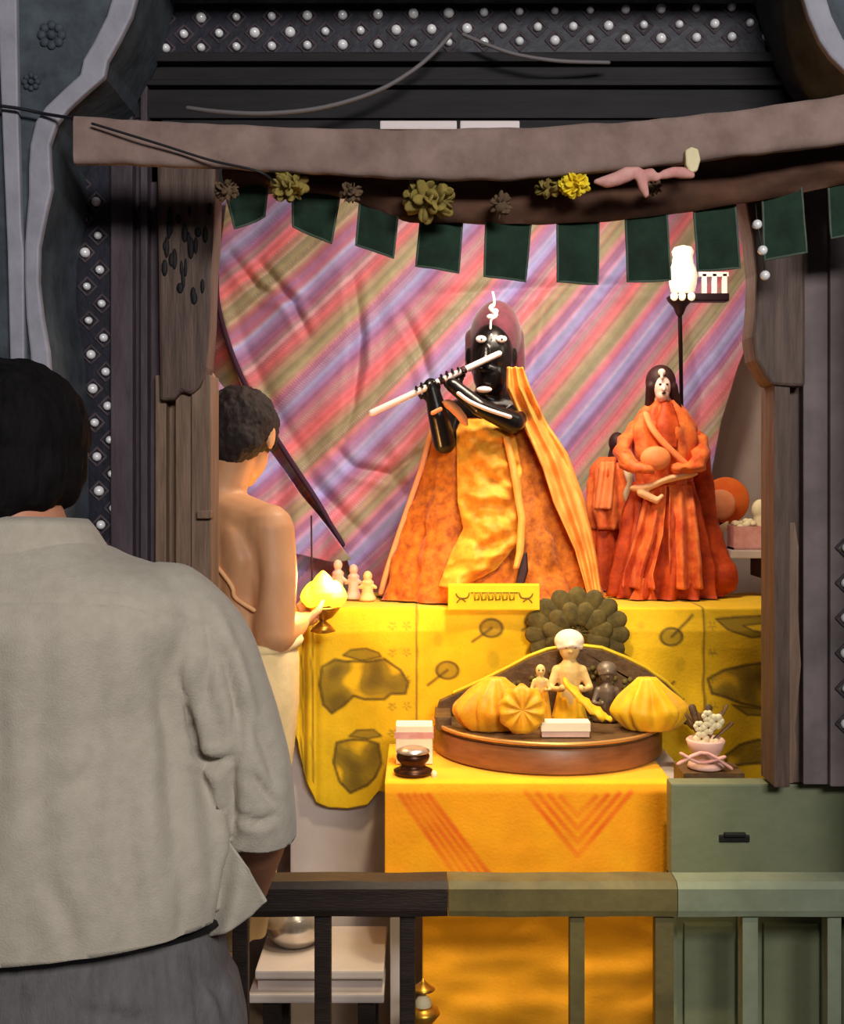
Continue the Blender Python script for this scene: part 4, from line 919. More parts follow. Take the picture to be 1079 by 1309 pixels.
tt = tz + 0.0045
Ytr = 2.50; cxr = W(716, 0, Ytr).x; hwid = (W(876, 0, Ytr).x - W(556, 0, Ytr).x) / 2
th = empty('arched_throne', (cxr, 2.66, tt), 'dark carved arched wooden throne with a rounded base on the orange cloth', 'throne')
yb = 2.765                                                              # back edge of the half-round base
def half(rx_, ry_, zz, n=40):
    pts = [Vector((cxr + rx_ * math.cos(PI + PI * k / n), yb + ry_ * math.sin(PI + PI * k / n), zz)) for k in range(n + 1)]; return pts
ry0 = yb - Ytr
b = MB(); b.loft([half(hwid * s, ry0 * s, tt + h) for s, h in ((.97, 0), (1.0, .004), (1.0, .050), (.985, .056), (.97, .059))]); b.build('base', M['tray'], th, angle=40)
bt = tt + .059
b = MB(); b.loft([half(hwid * s, ry0 * s, bt + h) for s, h in ((.96, -.001), (1.0, .001), (1.0, .010), (.985, .013), (.95, .013))]); b.build('seat_board', M['carved'], th, angle=40)
b = MB(); b.limb(half(hwid * 1.0, ry0 * 1.0, bt + .009), .0045, 8); b.build('base_rim', M['goldlip'], th)
bt += .014
ab_ = HY + (EYE - bt) / yb * F + 1
arch = [(558, ab_), (557, 912), (562, 897), (580, 889), (600, 880), (626, 868), (652, 855), (676, 842), (700, 833), (736, 827), (770, 831), (800, 843), (826, 856), (852, 874), (874, 896), (888, 918), (890, ab_)]
b = MB(); pprism(arch, yb, yb + .028, b); b.build('back_panel', M['carved'], th, smooth=False, bev=.003)
b = MB(); b.limb([W(x, y, yb - .001) + Vector((0, .01, .004)) for x, y in arch[3:-2]], .0048, 8); b.build('gilt_edge', M['rim'], th)
b = MB()                                                               # carved bosses of the back panel
for k in range(13):
    t = k / 12; x = 590 + 285 * t; y = np.interp(x, [580, 652, 736, 826, 885], [904, 874, 846, 874, 916]) + 8
    for q in range(5): a = 2 * PI * q / 5; b.ball(W(x + 6 * math.cos(a), y + 6 * math.sin(a), yb), (.007, .006, .007), 8, 6)
b.build('carving', M['plume'], th)
MB().span(W(558, 0, yb).x - .004, W(576, 0, yb).x, yb - .10, yb + .02, bt - .012, z(905, yb), .006).build('arm_block', M['carved'], th, smooth=False)
MB().span(W(872, 0, yb).x, W(890, 0, yb).x + .004, yb - .10, yb + .02, bt - .012, z(908, yb), .006).build('arm_block', M['carved'], th, smooth=False)

# peacock plume fan standing behind it
pf = empty('feather_fan', W(738, 781, 2.835), 'olive feather fan standing behind the throne\'s white-capped idol', 'fan')
pc = W(738, 808, 2.81)
k = 0
for rr, n_, sz in ((.092, 11, .036), (.055, 8, .032)):
    for i in range(n_):
        a = -0.15 * PI + (1.3 * PI) * i / (n_ - 1); b = MB(); c = pc + Vector((rr * math.cos(a), -.008 if rr < .08 else 0, rr * .82 * math.sin(a)))
        b.ball(c, (sz * .95, .007, sz * .72), 14, 8, ry(-a)); b.limb([pc, c], .003, 6); b.build('feather', M['plume'], pf)
MB().limb([W(738, 860, 2.815), pc], [.007, .010], 10).build('handle', M['carved'], pf)

# pleated satin bundles on the base
def bundle(px, py0, py1, wl, Yc, m, name, label, ph, lean=0.0):
    c0 = W(px, py1, Yc); hz = W(px, py0, Yc).z - c0.z; hw = wl / F * Yc / 2; rings = []
    for j in range(22):
        t = j / 21; rr = hw * (0.62 + 0.38 * math.sin(min(1, t * 2.0) * PI / 2)) * (1 - max(0, t - .35) ** 1.3 * 1.30)
        ring = []
        for k in range(84):
            a = 2 * PI * k / 84; e = (0.14 * math.sin(a * 7 + ph + 2.0 * t) + .07 * math.sin(a * 15 + ph)) * (0.35 + .65 * math.sin(PI * min(1, t * 1.05))) + .10 * mnoise.noise(Vector((math.cos(a) * 2, math.sin(a) * 2, t * 3 + ph)))
            r = max(.004, rr * (1 + e)); ring.append(Vector((c0.x + r * math.cos(a) + lean * t * hw, c0.y + .62 * r * math.sin(a), c0.z + hz * (t + .10 * e * math.sin(PI * t)))))
        rings.append(ring)
    mn = min(p.z for p in rings[0])
    rings = [[Vector((p.x, p.y, max(p.z, bt + .0015))) for p in r] for r in rings]
    return tag(MB().loft(rings).build(name, m), label, 'cloth bundle')
Yb = 2.62
def base_py(Y): return HY + (EYE - bt) / Y * F
bundle(628, 866, base_py(Yb), 100, Yb, M['bundle'], 'satin_bundle', 'pleated golden satin bundle on the throne beside its dark arm block, nearest the priest', 0.4, .1)
bundle(832, 866, base_py(Yb), 96, Yb, M['bundle2'], 'satin_bundle', 'pleated lemon satin bundle on the throne, next to the silver vessel', 2.1, -.1)
for c, (px, py, r, sq, m, lab) in enumerate(((672, 902, 30, .5, 'bundle', 'round fan-folded satin pad leaning against the golden bundle'),)):
    q = W(px - 4, py + 6, 2.535); b = MB(); R = r / F * 2.57
    rings = []
    for s, d in ((.05, .0), (.4, -.006), (.8, -.002), (1.0, .004), (1.0, .010), (.6, .014), (.05, .014)):
        rings.append([q + Vector((R * s * (1 + .06 * math.sin(9 * a)) * math.cos(a), d + .006 * math.sin(9 * a) * s + .35 * R * s * math.sin(a) * .5, R * s * (1 + .06 * math.sin(9 * a)) * math.sin(a))) for a in [2 * PI * k / 54 for k in range(54)]])
    b.loft(rings); tag(b.build('satin_pad', M[m]), lab, 'pad')

# small idols on the throne
def small_idol(name, px, py_head, r, Yc, skin, cloth, label, arms=True, cap=None, w=26):
    e = empty(name, (W(px, 0, Yc).x, Yc, bt), label, 'idol'); R = r / F * Yc; h = W(px, py_head, Yc); zb = bt + .0015; b = MB()
    b.ball(h, (R * .8, R * .8, R), 16, 12); b.limb([h - Vector((0, R * .75, -R * .1)), h - Vector((0, R * .85, R * .15))], [R * .12, R * .2], 8)
    b.limb([h, h - Vector((0, 0, R * 1.5))], [R * .4, R * .5], 10); s = h.z - R * 1.7
    b.limb([(h.x - R * .9, Yc, s), (h.x + R * .9, Yc, s)], R * .45, 10); b.limb([(h.x, Yc, s), (h.x, Yc, s - R * 2.6)], [R * .9, R * .7], 12); 
    for sg in (-1, 1):
        b.limb([(h.x + sg * R * .95, Yc, s), (h.x + sg * R * 1.5, Yc - R * .3, s - R * 1.3), (h.x + sg * R * .8, Yc - R * 1.2, s - R * 1.2)], [R * .38, R * .32, R * .24], 10)
        b.ball((h.x + sg * R * .7, Yc - R * 1.35, s - R * 1.1), (R * .26, R * .3, R * .3), 8, 6)
    fuse(b, max(.0018, R * .11), 2).build('body', skin, e)
    mm = MB()
    for sg in (-1, 1): mm.ball(h + Vector((sg * R * .3, -R * .74, R * .15)), (R * .17, R * .1, R * .11), 8, 6)
    mm.build('eyes', M['darkhair'], e)
    ww = w / F * Yc / 2; rings = []
    for j in range(12):
        t = j / 11; zz = (s - R * .9) + (zb - (s - R * .9)) * t; rr = ww * (.55 + .45 * t)
        rings.append([Vector((h.x + rr * (1 + .08 * math.sin(9 * a + t)) * math.cos(a), Yc + rr * .7 * (1 + .08 * math.sin(9 * a)) * math.sin(a), zz)) for a in [2 * PI * k / 48 for k in range(48)]])
    MB().loft(rings).build('garment', cloth, e)
    if cap:
        mm = MB(); mm.ball(h + Vector((0, R * .18, R * .48)), (R * 1.14, R * 1.06, R * .9), 18, 12); mm.limb([h + Vector((-R * .8, -R * .3, R * .1)), h + Vector((0, -R * .95, R * .35)), h + Vector((R * .8, -R * .3, R * .1))], R * .22, 8); fuse(mm, R * .1, 2).build('cap', cap, e)
    return e
M['skin_idol'] = mat('yellowed_ivory', (226, 190, 120), 0.5, var=.15, scale=30)
M['grey_idol'] = mat('dull_grey_metal', (122, 108, 92), 0.45, metal=.4, var=.3, scale=30)
small_idol('throne_idol', 691, 857, 8, 2.66, M['skin_idol'], M['bundle'], 'smallest ivory idol in golden cloth beside the round satin pad', w=30)
small_idol('throne_idol', 728, 828, 17, 2.72, M['skin_idol'], M['bundle2'], 'ivory idol in a big white cap at the middle of the throne', cap=M['white'], w=44)
small_idol('throne_idol', 776, 862, 12, 2.71, M['grey_idol'], M['carved'], 'dull grey metal idol standing between the white-capped one and the lemon bundle', cap=M['grey_idol'], w=40)
b = MB(); rings = []
P = [W(724, 872, 2.62), W(742, 892, 2.60), W(760, 908, 2.59), W(776, 918, 2.585)]
b.limb(smoothpts(P, 12), [.010, .012, .014, .014, .014, .015, .016, .017, .018, .018, .017, .010], 12, flat=.5)
v = np.array(b.v); n = normals(b); b.v = [tuple(p) for p in v + n * np.array([.003 * math.sin(p[0] * 260) for p in v])[:, None]]
tag(b.build('folded_sash', M['bundle2']), 'bright yellow folded sash slanting across the front of the throne idols', 'sash')
bx = empty('card_box', (W(722, 0, 2.555).x, 2.555, bt), 'small pinkish white box standing at the front centre of the throne', 'box')
MB().span(W(692, 0, 2.55).x, W(753, 0, 2.55).x, 2.54, 2.575, bt + .001, z(934, 2.55), .002).build('body', M['pinkstone'], bx, smooth=False)
MB().span(W(691, 0, 2.55).x, W(754, 0, 2.55).x, 2.537, 2.578, z(934, 2.55), z(922, 2.55), .002).build('lid', M['white'], bx, smooth=False)

# white carton and copper pot at the near end of the low table
Yw = 2.60
cb = empty('white_carton', (W(530, 0, Yw).x, Yw + .03, tt), 'white carton with a pink band standing behind the small copper pot', 'carton')
MB().span(W(506, 0, Yw).x, W(553, 0, Yw).x, Yw, Yw + .06, tt + .001, z(928, Yw), .002).build('body', M['white'], cb, smooth=False)
MB().span(W(505, 0, Yw).x - .0005, W(554, 0, Yw).x + .0005, Yw - .001, Yw + .061, z(944, Yw), z(936, Yw)).build('band', M['pink_cloth'], cb, smooth=False)
Yq = 2.52
pt = empty('copper_pot', (W(528, 0, Yq).x, Yq, tt), 'small dark copper pot with silvery top in front of the white carton', 'pot')
q = Vector((W(528, 0, Yq).x, Yq, tt + .001))
MB().lathe(q, [(.024, 0), (.040, .002), (.042, .008), (.030, .014), (.024, .019), (.034, .030), (.036, .038), (.033, .045), (.030, .046)], 28).build('body', M['pot'], pt)
MB().lathe(q + Vector((0, 0, .045)), [(.030, 0), (.036, .002), (.035, .006), (.020, .012), (.0005, .014)], 28).build('lid', M['sil'], pt)
b = MB(); b.ball(W(555, 993, 2.50) + Vector((0, 0, .004)), (.007, .007, .010), 12, 8); tag(b.build('marigold_bud', M['cream']), 'tiny cream flower bud on the cloth between the copper pot and the throne base', 'flower')

# silver vessel with flowers at the green-wall end
Yv = 2.56
vs = empty('silver_vessel', (W(905, 0, 2.42).x, 2.42, z(1002, YG)), 'silver vessel of white flowers standing behind the green wall\'s edge', 'vessel')
Yv = 2.42; q = Vector((W(902, 0, Yv).x, Yv, z(1002, YG) + .0)); zw = z(1002, YG)
MB().span(W(868, 0, Yv).x, W(945, 0, Yv).x, 2.38, 2.47, zw - .30, zw - .0002).build('stand', M['carved'], vs, smooth=False)
MB().lathe(q, [(.030, 0), (.038, .004), (.034, .012), (.022, .022), (.034, .040), (.040, .058), (.036, .062), (.028, .05), (.0005, .045)], 28).build('bowl', M['pinkstone'], vs)
b = MB()
for x, y, r in ((896, 944, .016), (912, 952, .014), (905, 930, .014), (915, 922, .016), (893, 928, .011), (904, 915, .012)):
    for kk in range(6):
        a = kk * PI / 3; b.ball(W(x, y, Yv - .01) + Vector((r * .6 * math.cos(a), -.004, r * .6 * math.sin(a))), (r * .5, r * .3, r * .5), 8, 6)
b.build('white_blossoms', M['cream'], vs)
b = MB()
for k in range(9): b.limb([q + Vector((0, .01, .04)), W(878 + 7 * k, 915 - 12 * math.sin(k * 2.1), Yv + .02)], [.003, .008], 8, flat=.4)
b.build('leaves', M['carved'], vs)
b = MB()
for pts in (((868, 976), (900, 962), (934, 982)), ((872, 964), (896, 975), (925, 968))): b.limb(smoothpts([W(x, y, 2.37) for x, y in pts], 8), .006, 8, flat=.6)
b.build('ribbon', M['pink_cloth'], vs)

# little cups by the lamp
ztop_ = zt + .0085
for k, (px, Yc, h, m, lab) in enumerate(((432, 3.00, .10, 'pinkstone', 'taller pinkish figurine on the altar top behind the flame'), (452, 3.02, .085, 'pinkstone', 'middle pinkish figurine on the altar top between two others'), (470, 2.98, .07, 'peach', 'shortest peach figurine on the altar top beside the robe hem'))):
    c = Vector((W(px, 0, Yc).x, Yc, ztop_)); b = MB(); b.lathe(c, [(.020, .001), (.022, .006), (.015, .02), (.013, h * .55), (.016, h * .7), (.008, h * .78)], 18); b.ball(c + Vector((0, 0, h * .9)), (.012, .012, .014), 12, 8); b.limb([c + Vector((-.02, -.004, h * .5)), c + Vector((0, -.008, h * .68)), c + Vector((.02, -.004, h * .5))], .005, 8)
    tag(fuse(b, .0025, 2).build('small_figurine', M[m]), lab, 'figurine', 'figurines by the lamp')
c = Vector((W(399, 0, 2.95).x, 2.95, ztop_)); b = MB(); b.lathe(c, [(.016, .001), (.014, .010), (.004, .012)], 14); b.limb([c + Vector((0, 0, .010)), W(398, 660, 2.95)], .0022, 6)
tag(b.build('incense_stick', M['darkhair']), 'thin dark incense stick in a small holder above the flame', 'incense')

# bench, steel pot, brass lamp below the railing
Yk = 2.44; kz = z(1241, Yk)
st = empty('marble_bench', (W(405, 0, Yk).x, 2.55, .10), 'low bench of two white marble slabs below the dark railing', 'bench')
MB().span(W(326, 0, Yk).x, W(491, 0, Yk).x, Yk, 2.68, kz - .018, kz, .004).build('slab', M['marble'], st, smooth=False)
MB().span(W(328, 0, Yk).x, W(488, 0, Yk).x, Yk + .02, 2.67, z(1272, Yk), kz - .016).build('apron', M['plaster'], st, smooth=False)
MB().span(W(318, 0, Yk).x, W(491, 0, Yk).x, Yk - .006, 2.69, z(1281, Yk), z(1270, Yk), .004).build('slab', M['marble'], st, smooth=False)
for x in (346, 468):
    for y in (Yk + .03, 2.64): MB().span(W(x - 11, 0, Yk).x, W(x + 11, 0, Yk).x, y - .018, y + .018, .10, z(1279, Yk), .003).build('leg', M['rail_dark'], st, smooth=False)
M['steel'] = mat('bright_steel', (226, 220, 214), 0.24, metal=.75)
q = Vector((W(377, 0, 2.585).x, 2.585, kz + .001))
pot = empty('steel_pot', q, 'round shiny steel pot standing on the marble bench', 'pot')
MB().lathe(q, [(.030, 0), (.046, .004), (.062, .024), (.068, .048), (.062, .072), (.046, .086), (.044, .094), (.054, .102), (.055, .106), (.048, .105), (.040, .094), (.050, .06), (.04, .02), (.0005, .012)], 36).build('body', M['steel'], pot)
b = MB(); b.ball(q + Vector((.0, 0, .105)), (.044, .044, .022), 24, 12); b.ball(q + Vector((0, 0, .130)), (.010, .010, .010), 12, 8); fuse(b, .003, 2).build('lid', M['steel'], pot)
Yo = 2.36; q = Vector((W(541, 0, Yo).x, Yo, .10))
ol = empty('brass_lamp', q, 'brass oil lamp with a pale round knob, low beside the plain orange cloth', 'lamp')
t_ = z(1309, Yo)
MB().lathe(q, [(.07, 0.001), (.07, .012), (.03, .03), (.012, .05), (.010, t_ - .10 - .03), (.014, t_ - .10 - .01), (.020, t_ - .10 + .004), (.034, t_ - .10 + .022), (.030, t_ - .10 + .03), (.012, t_ - .10 + .04)], 28).build('stem', M['gold'], ol)
MB().ball(q + Vector((0, 0, z(1284, Yo) - .10)), (.017, .017, .019), 18, 12).build('knob', M['cream'], ol)
MB().lathe(q + Vector((0, 0, z(1272, Yo) - .10)), [(.004, 0), (.008, .004), (.024, .012), (.018, .016), (.006, .026), (.001, .034)], 20).build('finial', M['gold'], ol)
# ================================================================= people
M['skin'] = mat('brown_skin', (176, 116, 88), 0.5, rgb2=(190, 130, 100), scale=14, bump=.08, sss=.12)
M['skin2'] = mat('light_brown_skin', (196, 142, 100), 0.5, rgb2=(206, 152, 110), scale=12, bump=.06, sss=.12)
M['hair'] = mat('black_hair', (15, 13, 14), 0.85, var=.5, scale=70, stretch=(1, 1, .3), bump=.6, bscale=200, spec=.12)
M['hair2'] = mat('dark_brown_hair', (36, 24, 22), 0.8, var=.5, scale=60, stretch=(1, 1, .35), bump=.7, bscale=130)
M['shirt'] = mat('grey_beige_shirt_cotton', (164, 155, 140), 0.85, rgb2=(175, 166, 151), scale=60, bump=.25, bscale=420, sheen=.12)
M['trouser'] = mat('charcoal_grey_trouser_cloth', (88, 84, 85), 0.9, rgb2=(104, 100, 101), scale=90, bump=.3, bscale=500, stretch=(1, 1, .35))
M['dhoti'] = mat('cream_dhoti_cotton', (226, 200, 150), 0.8, var=.08, scale=20, bump=.3)
M['belt'] = mat('black_belt', (20, 18, 18), .5)
M['eyew'] = mat('eye_white', (225, 215, 205), .3)

def head(b, c, s, fwd, up):
    """skull, jaw, nose, brows, lips and ears; c centre of skull, s head height"""
    right = fwd.cross(up).normalized(); R3 = Matrix((right, fwd, up)).transposed()
    def P(x, y, zz): return c + R3 @ Vector((x * s, y * s, zz * s))
    b.ball(P(0, -.02, .12), (.33 * s, .40 * s, .36 * s), 24, 16, R3); b.ball(P(0, .10, -.16), (.265 * s, .27 * s, .30 * s), 20, 12, R3)
    b.ball(P(0, .22, -.36), (.13 * s, .12 * s, .10 * s), 14, 8, R3)
    b.limb([P(0, .36, .10), P(0, .43, -.08)], [.035 * s, .065 * s], 10); b.ball(P(-.04, .40, -.09), .038 * s, 10, 6); b.ball(P(.04, .40, -.09), .038 * s, 10, 6)
    b.limb([P(-.20, .30, .13), P(-.06, .36, .12)], .03 * s, 8); b.limb([P(.20, .30, .13), P(.06, .36, .12)], .03 * s, 8)
    b.limb([P(-.09, .335, -.215), P(.09, .335, -.215)], .028 * s, 8); b.limb([P(-.08, .325, -.25), P(.08, .325, -.25)], .03 * s, 8)
    for sg in (-1, 1): b.ball(P(sg * .345, -.02, .0), (.04 * s, .085 * s, .14 * s), 12, 8, R3); b.ball(P(sg * .36, -.05, .05), (.035 * s, .05 * s, .06 * s), 10, 6, R3)
    return P, R3
def face(P, R3, s, parent):
    for sg in (-1, 1):
        MB().ball(P(sg * .13, .325, .03), (.055 * s, .03 * s, .032 * s), 12, 8, R3).build('eye', M['eyew'], parent)
def hand(b, wrist, d, palm_n, s, curl=.5, side=1):
    """palm, four fingers with knuckle bends and a thumb off the palm's side; d points along the hand, palm_n out of the palm"""
    d = d.normalized(); n_ = (palm_n - d * palm_n.dot(d)).normalized(); t = d.cross(n_).normalized() * side
    b.limb([wrist, wrist + d * .04 * s, wrist + d * .085 * s], [.024 * s, .034 * s, .036 * s], 14, flat=.55)
    for k in range(4):
        off = (k - 1.5) * .0195 * s; ln = (.92, 1.05, 1.0, .80)[k] * s
        p = wrist + d * .088 * s + t * off; q = [p]; a = curl * .45
        for L_ in (.040, .027, .022):
            dd = d * math.cos(a) + n_ * math.sin(a); q.append(q[-1] + dd * L_ * ln); a += curl * .8
        b.limb(q, [.0098 * s, .0092 * s, .0084 * s, .007 * s], 10, 3)
    p = wrist + d * .028 * s - t * .028 * s
    b.limb([p, p + (d * .6 - t * .75 + n_ * .3).normalized() * .036 * s, p + (d * .6 - t * .75 + n_ * .3).normalized() * .036 * s + (d * .85 - t * .2 + n_ * .45).normalized() * .042 * s], [.014 * s, .0115 * s, .0085 * s], 10, 3)

# ---------------------------------------------------------------- the near man, seen from behind
YM_ = 1.42
def Wm(px, py, d=0.0): p = W(px, py, YM_); p.y += d; return p
man = empty('person', (W(22, 0, YM_).x, YM_, 0.0), 'person seen from behind in a loose grey-beige shirt, standing before the railing', 'person')
b = MB(); up = Vector((0.04, .10, 1)).normalized(); fw = Vector((-.10, 1, -.02)); fw = (fw - up * fw.dot(up)).normalized()
hc = Wm(6, 590, .03); P, R3 = head(b, hc, .235, fw, up)
b.limb([P(0, -.06, -.15), Wm(20, 690, .0), Wm(22, 740, .0)], [.058, .064, .085], 18)
b.limb([Wm(-170, 800, .0), Wm(22, 775, .02), Wm(214, 800, .0)], [.045, .085, .045], 18)
b.limb([Wm(22, 790, .02), Wm(22, 1000, .03), Wm(22, 1190, .03)], [.13, .135, .125], 20)
elb = Wm(326, 1040, .02); wr = Vector((-.245, 1.66, .905))
b.limb([Wm(244, 830), elb], [.042, .038], 16); b.limb([elb, elb.lerp(wr, .35), wr], [.041, .042, .027], 16)
X0 = W(22, 0, YM_).x
elL = Vector((2 * X0 - elb.x, elb.y, elb.z)); wrL = Vector((2 * X0 - wr.x - .05, wr.y, wr.z))
b.limb([Wm(-200, 830), elL], [.042, .038], 16); b.limb([elL, elL.lerp(wrL, .35), wrL], [.041, .042, .027], 16)
hand(b, wr, Vector((-.75, .35, -.10)), Vector((0, -1, .1)), 1.0, .35, -1); hand(b, wrL, Vector((.75, .42, -.12)), Vector((0, -1, .1)), 1.0, .35, 1)
hipz = .92
for sg in (-1, 1):
    x = X0 + sg * .10
    b.limb([(x, 1.45, hipz), (x + sg * .01, 1.45, .50), (x + sg * .01, 1.42, .10)], [.105, .062, .042], 16); b.limb([(x + sg * .01, 1.41, .045), (x + sg * .02, 1.50, .035), (x + sg * .025, 1.60, .022)], [.040, .038, .022], 12, flat=.8)
bd_ = fuse(b, .0055, 5); bd_.build('body', M['skin'], man); face(P, R3, .235, man)
b = MB()                                                                # hair: cap over the skull and nape
b.ball(P(0, -.05, .15), (.385 * .235, .43 * .235, .385 * .235), 28, 18, R3); b.ball(P(0, -.20, -.06), (.335 * .235, .27 * .235, .30 * .235), 22, 14, R3)
for sg in (-1, 1): b.ball(P(sg * .27, -.05, -.02), (.12 * .235, .17 * .235, .22 * .235), 16, 12, R3)
b.ball(P(0, .18, .26), (.30 * .235, .22 * .235, .20 * .235), 18, 12, R3)
for sg in (-1, 1): b.limb([P(sg * .33, .02, .12), P(sg * .34, .08, -.04)], [.05 * .235, .03 * .235], 8)
h = fuse(b, .004, 3); v = np.array(h.v); n = normals(h)
d = np.array([.0035 * mnoise.noise(Vector((p[0] * 70, p[1] * 70, p[2] * 26))) + .003 * mnoise.noise(Vector(p) * 40) for p in v]); h.v = [tuple(p) for p in v + n * d[:, None]]
h.build('hair', M['hair'], man)
# shirt
b = MB(); rings = []
rows = [(688, -75, 118, .075), (706, -96, 140, .09), (716, -118, 162, .095), (736, -172, 222, .105), (758, -208, 258, .115), (785, -216, 264, .125), (830, -205, 250, .135), (900, -200, 246, .142), (980, -222, 268, .148), (1060, -246, 296, .152), (1120, -250, 298, .155), (1200, -240, 284, .158), (1260, -238, 282, .158)]
for py in list(range(688, 740, 6)) + list(range(740, 1262, 18)):
    xl, xr, hd = (interp(rows, k, py) for k in (1, 2, 3)); a = Wm(xl, py); c = Wm(xr, py); cx_ = (a.x + c.x) / 2; hw = (c.x - a.x) / 2; ring = []
    cy = YM_ + .012 - .02 * max(0, 1 - abs(py - 790) / 120)
    for k in range(72):
        t = 2 * PI * k / 72; ct, s_ = math.cos(t), math.sin(t); e = .78
        ring.append(Vector((cx_ + hw * math.copysign(abs(ct) ** e, ct), cy - hd * math.copysign(abs(s_) ** e, s_), a.z)))
    rings.append(ring)
b.loft(rings)
for flip in (1, -1):
    def q(px, py, d): 
        p = Wm(px, py, d); return p if flip > 0 else Vector((2 * X0 - p.x, p.y, p.z))
    b.limb(smoothpts([q(215, 790, .0), q(250, 830, .005), q(283, 905, .01), q(310, 985, .015), q(322, 1045, .02), q(323, 1100, .04)], 18), list(np.interp(np.linspace(0, 5, 18), range(6), [.066, .068, .060, .056, .050, .046])), 24)
sh_ = fuse(b, .0065, 8)
# open the sleeves and the hem, then press the folds
def cut(mb, co, no, cond):
    bm = bmesh.new(); vs = [bm.verts.new(p) for p in mb.v]
    for f in mb.f: bm.faces.new([vs[i] for i in f])
    bm.verts.index_update(); fs = [f for f in bm.faces if cond(f.calc_center_median())]
    g = list({e for f in fs for e in f.edges}) + list({w for f in fs for w in f.verts}) + fs
    bmesh.ops.bisect_plane(bm, geom=g, plane_co=co, plane_no=no, clear_outer=True, dist=1e-5)
    lo = [w for w in bm.verts if not w.link_faces]; bmesh.ops.delete(bm, geom=lo, context='VERTS')
    bm.verts.index_update(); o = MB(); o.v = [tuple(w.co) for w in bm.verts]; o.f = [tuple(w.index for w in f.verts) for f in bm.faces]; o.m = [0] * len(o.f); bm.free(); return o
c = Wm(322, 1072, .03); dn = Vector((-.10, .22, -1)).normalized()
sh_ = cut(sh_, c, dn, lambda m_: (Wm(299, 0).x < m_.x and Wm(0, 1010).z > m_.z > Wm(0, 1175).z))
sh_ = cut(sh_, Vector((2 * X0 - c.x, c.y, c.z)), Vector((-dn.x, dn.y, dn.z)), lambda m_: (m_.x < 2 * X0 - Wm(299, 0).x and Wm(0, 1010).z > m_.z > Wm(0, 1175).z))
hp = W(120, 1230, 1.272); sh_ = cut(sh_, hp, Vector((.07, .0, -1)).normalized(), lambda m_: m_.z < Wm(0, 1120).z)
sh_ = cut(sh_, Wm(22, 694), Vector((0, .35, 1)).normalized(), lambda m_: m_.z > Wm(0, 730).z and abs(m_.x - X0) < .16)
v = np.array(sh_.v); n = normals(sh_)
back = np.clip((YM_ + .05 - v[:, 1]) / .06, 0, 1)
lines = [([(232, 862), (238, 910), (256, 962), (290, 985)], 7, .012), ([(240, 962), (275, 972), (300, 966)], 6, .010), ([(300, 968), (296, 1010), (297, 1070)], 7, .012),
         ([(286, 830), (302, 900), (308, 960)], 7, .009), ([(275, 776), (300, 850), (325, 930)], 8, -.006), ([(310, 900), (340, 960), (352, 1010)], 8, .006), ([(318, 985), (335, 1010), (352, 1030)], 6, .008), ([(306, 1040), (330, 1052), (356, 1040)], 5, .006),
         ([(250, 830), (236, 880), (226, 930)], 10, -.008), ([(196, 830), (212, 930), (222, 1040), (214, 1150)], 14, .006), ([(120, 820), (128, 960), (118, 1110)], 16, .0035), ([(56, 800), (48, 960), (58, 1140)], 16, .0035), ([(-10, 820), (0, 980), (-30, 1150)], 16, .0035),
         ([(170, 900), (160, 1050), (176, 1200)], 14, .004), ([(0, 1060), (60, 1010), (120, 990)], 14, .003), ([(297, 1065), (290, 1110), (276, 1195)], 5, .012), ([(258, 900), (280, 1010), (286, 1100)], 10, -.006),
         ([(-170, 775), (22, 768), (160, 772), (262, 800)], 3, .003), ([(262, 780), (270, 840), (262, 900)], 4, .003), ([(60, 1120), (90, 1180), (96, 1222)], 12, .004), ([(230, 1060), (236, 1130), (230, 1200)], 11, .005)]
v = crease(v, n, lines, back)
d = np.array([.0035 * mnoise.noise(Vector((p[0] * 11, p[1] * 9, p[2] * 6))) + .0012 * mnoise.noise(Vector((p[0] * 34, p[1] * 30, p[2] * 18))) for p in v])
sh_.v = [tuple(p) for p in v + n * d[:, None]]
so = sh_.build('shirt', M['shirt'], man, solid=.004)
for sg in (1, -1):
    def fn(u, v):
        a = Vector((290, 1072)) * (1 - u) + Vector((318, 1112)) * u; c_ = Vector((262, 1206)) * (1 - u) + Vector((339, 1168)) * u
        if u > .75: c_.y -= 10 * (u - .75) * 4 * v
        q_ = a * (1 - v) + c_ * v; p = W(q_.x, q_.y, 1.385); p.y += .010 * math.sin(u * 7 + v * 2) * v + .01 * v
        return p if sg > 0 else Vector((2 * X0 - p.x, p.y, p.z))
    rg = []
    for j in range(25):
        f = [fn(i / 16, j / 24) for i in range(17)]; rg.append(f + [p + Vector((0, .004, 0)) for p in f[::-1]])
    MB().loft(rg).build('shirt_tail', M['shirt'], so)
# collar standing round the neck and folded down
nc = Wm(24, 706, .012); rings = []
prof = [(.062, .004), (.064, .022), (.067, .034), (.071, .038), (.078, .030), (.088, .008), (.096, -.014), (.100, -.020), (.096, -.022), (.086, -.004), (.074, .014), (.069, .010)]
for k in range(61):
    a = PI / 2 + .28 + (2 * PI - .56) * k / 60; tl = Vector((math.cos(a), math.sin(a), 0)); ring = []
    for r_, hz in prof:
        rr = r_ * (1.06 if r_ > .08 else 1.0); p = nc + Vector((tl.x * rr * 1.15, tl.y * rr * .96, hz * 1.15 - .030 * math.sin(a) * (1 if math.sin(a) > 0 else .2) - .004))
        p.z -= .10 * max(0, abs(tl.x) * rr * 1.15 - .085) ; ring.append(p)
    rings.append(ring)
MB().loft(rings).build('collar', M['shirt'], so)
b = MB(); ringz = smoothpts([Wm(322 + 44 * math.cos(2 * PI * k / 24), 1067 + 6 * math.cos(2 * PI * k / 24), .03 + .046 * math.sin(2 * PI * k / 24)) for k in range(25)], 50)
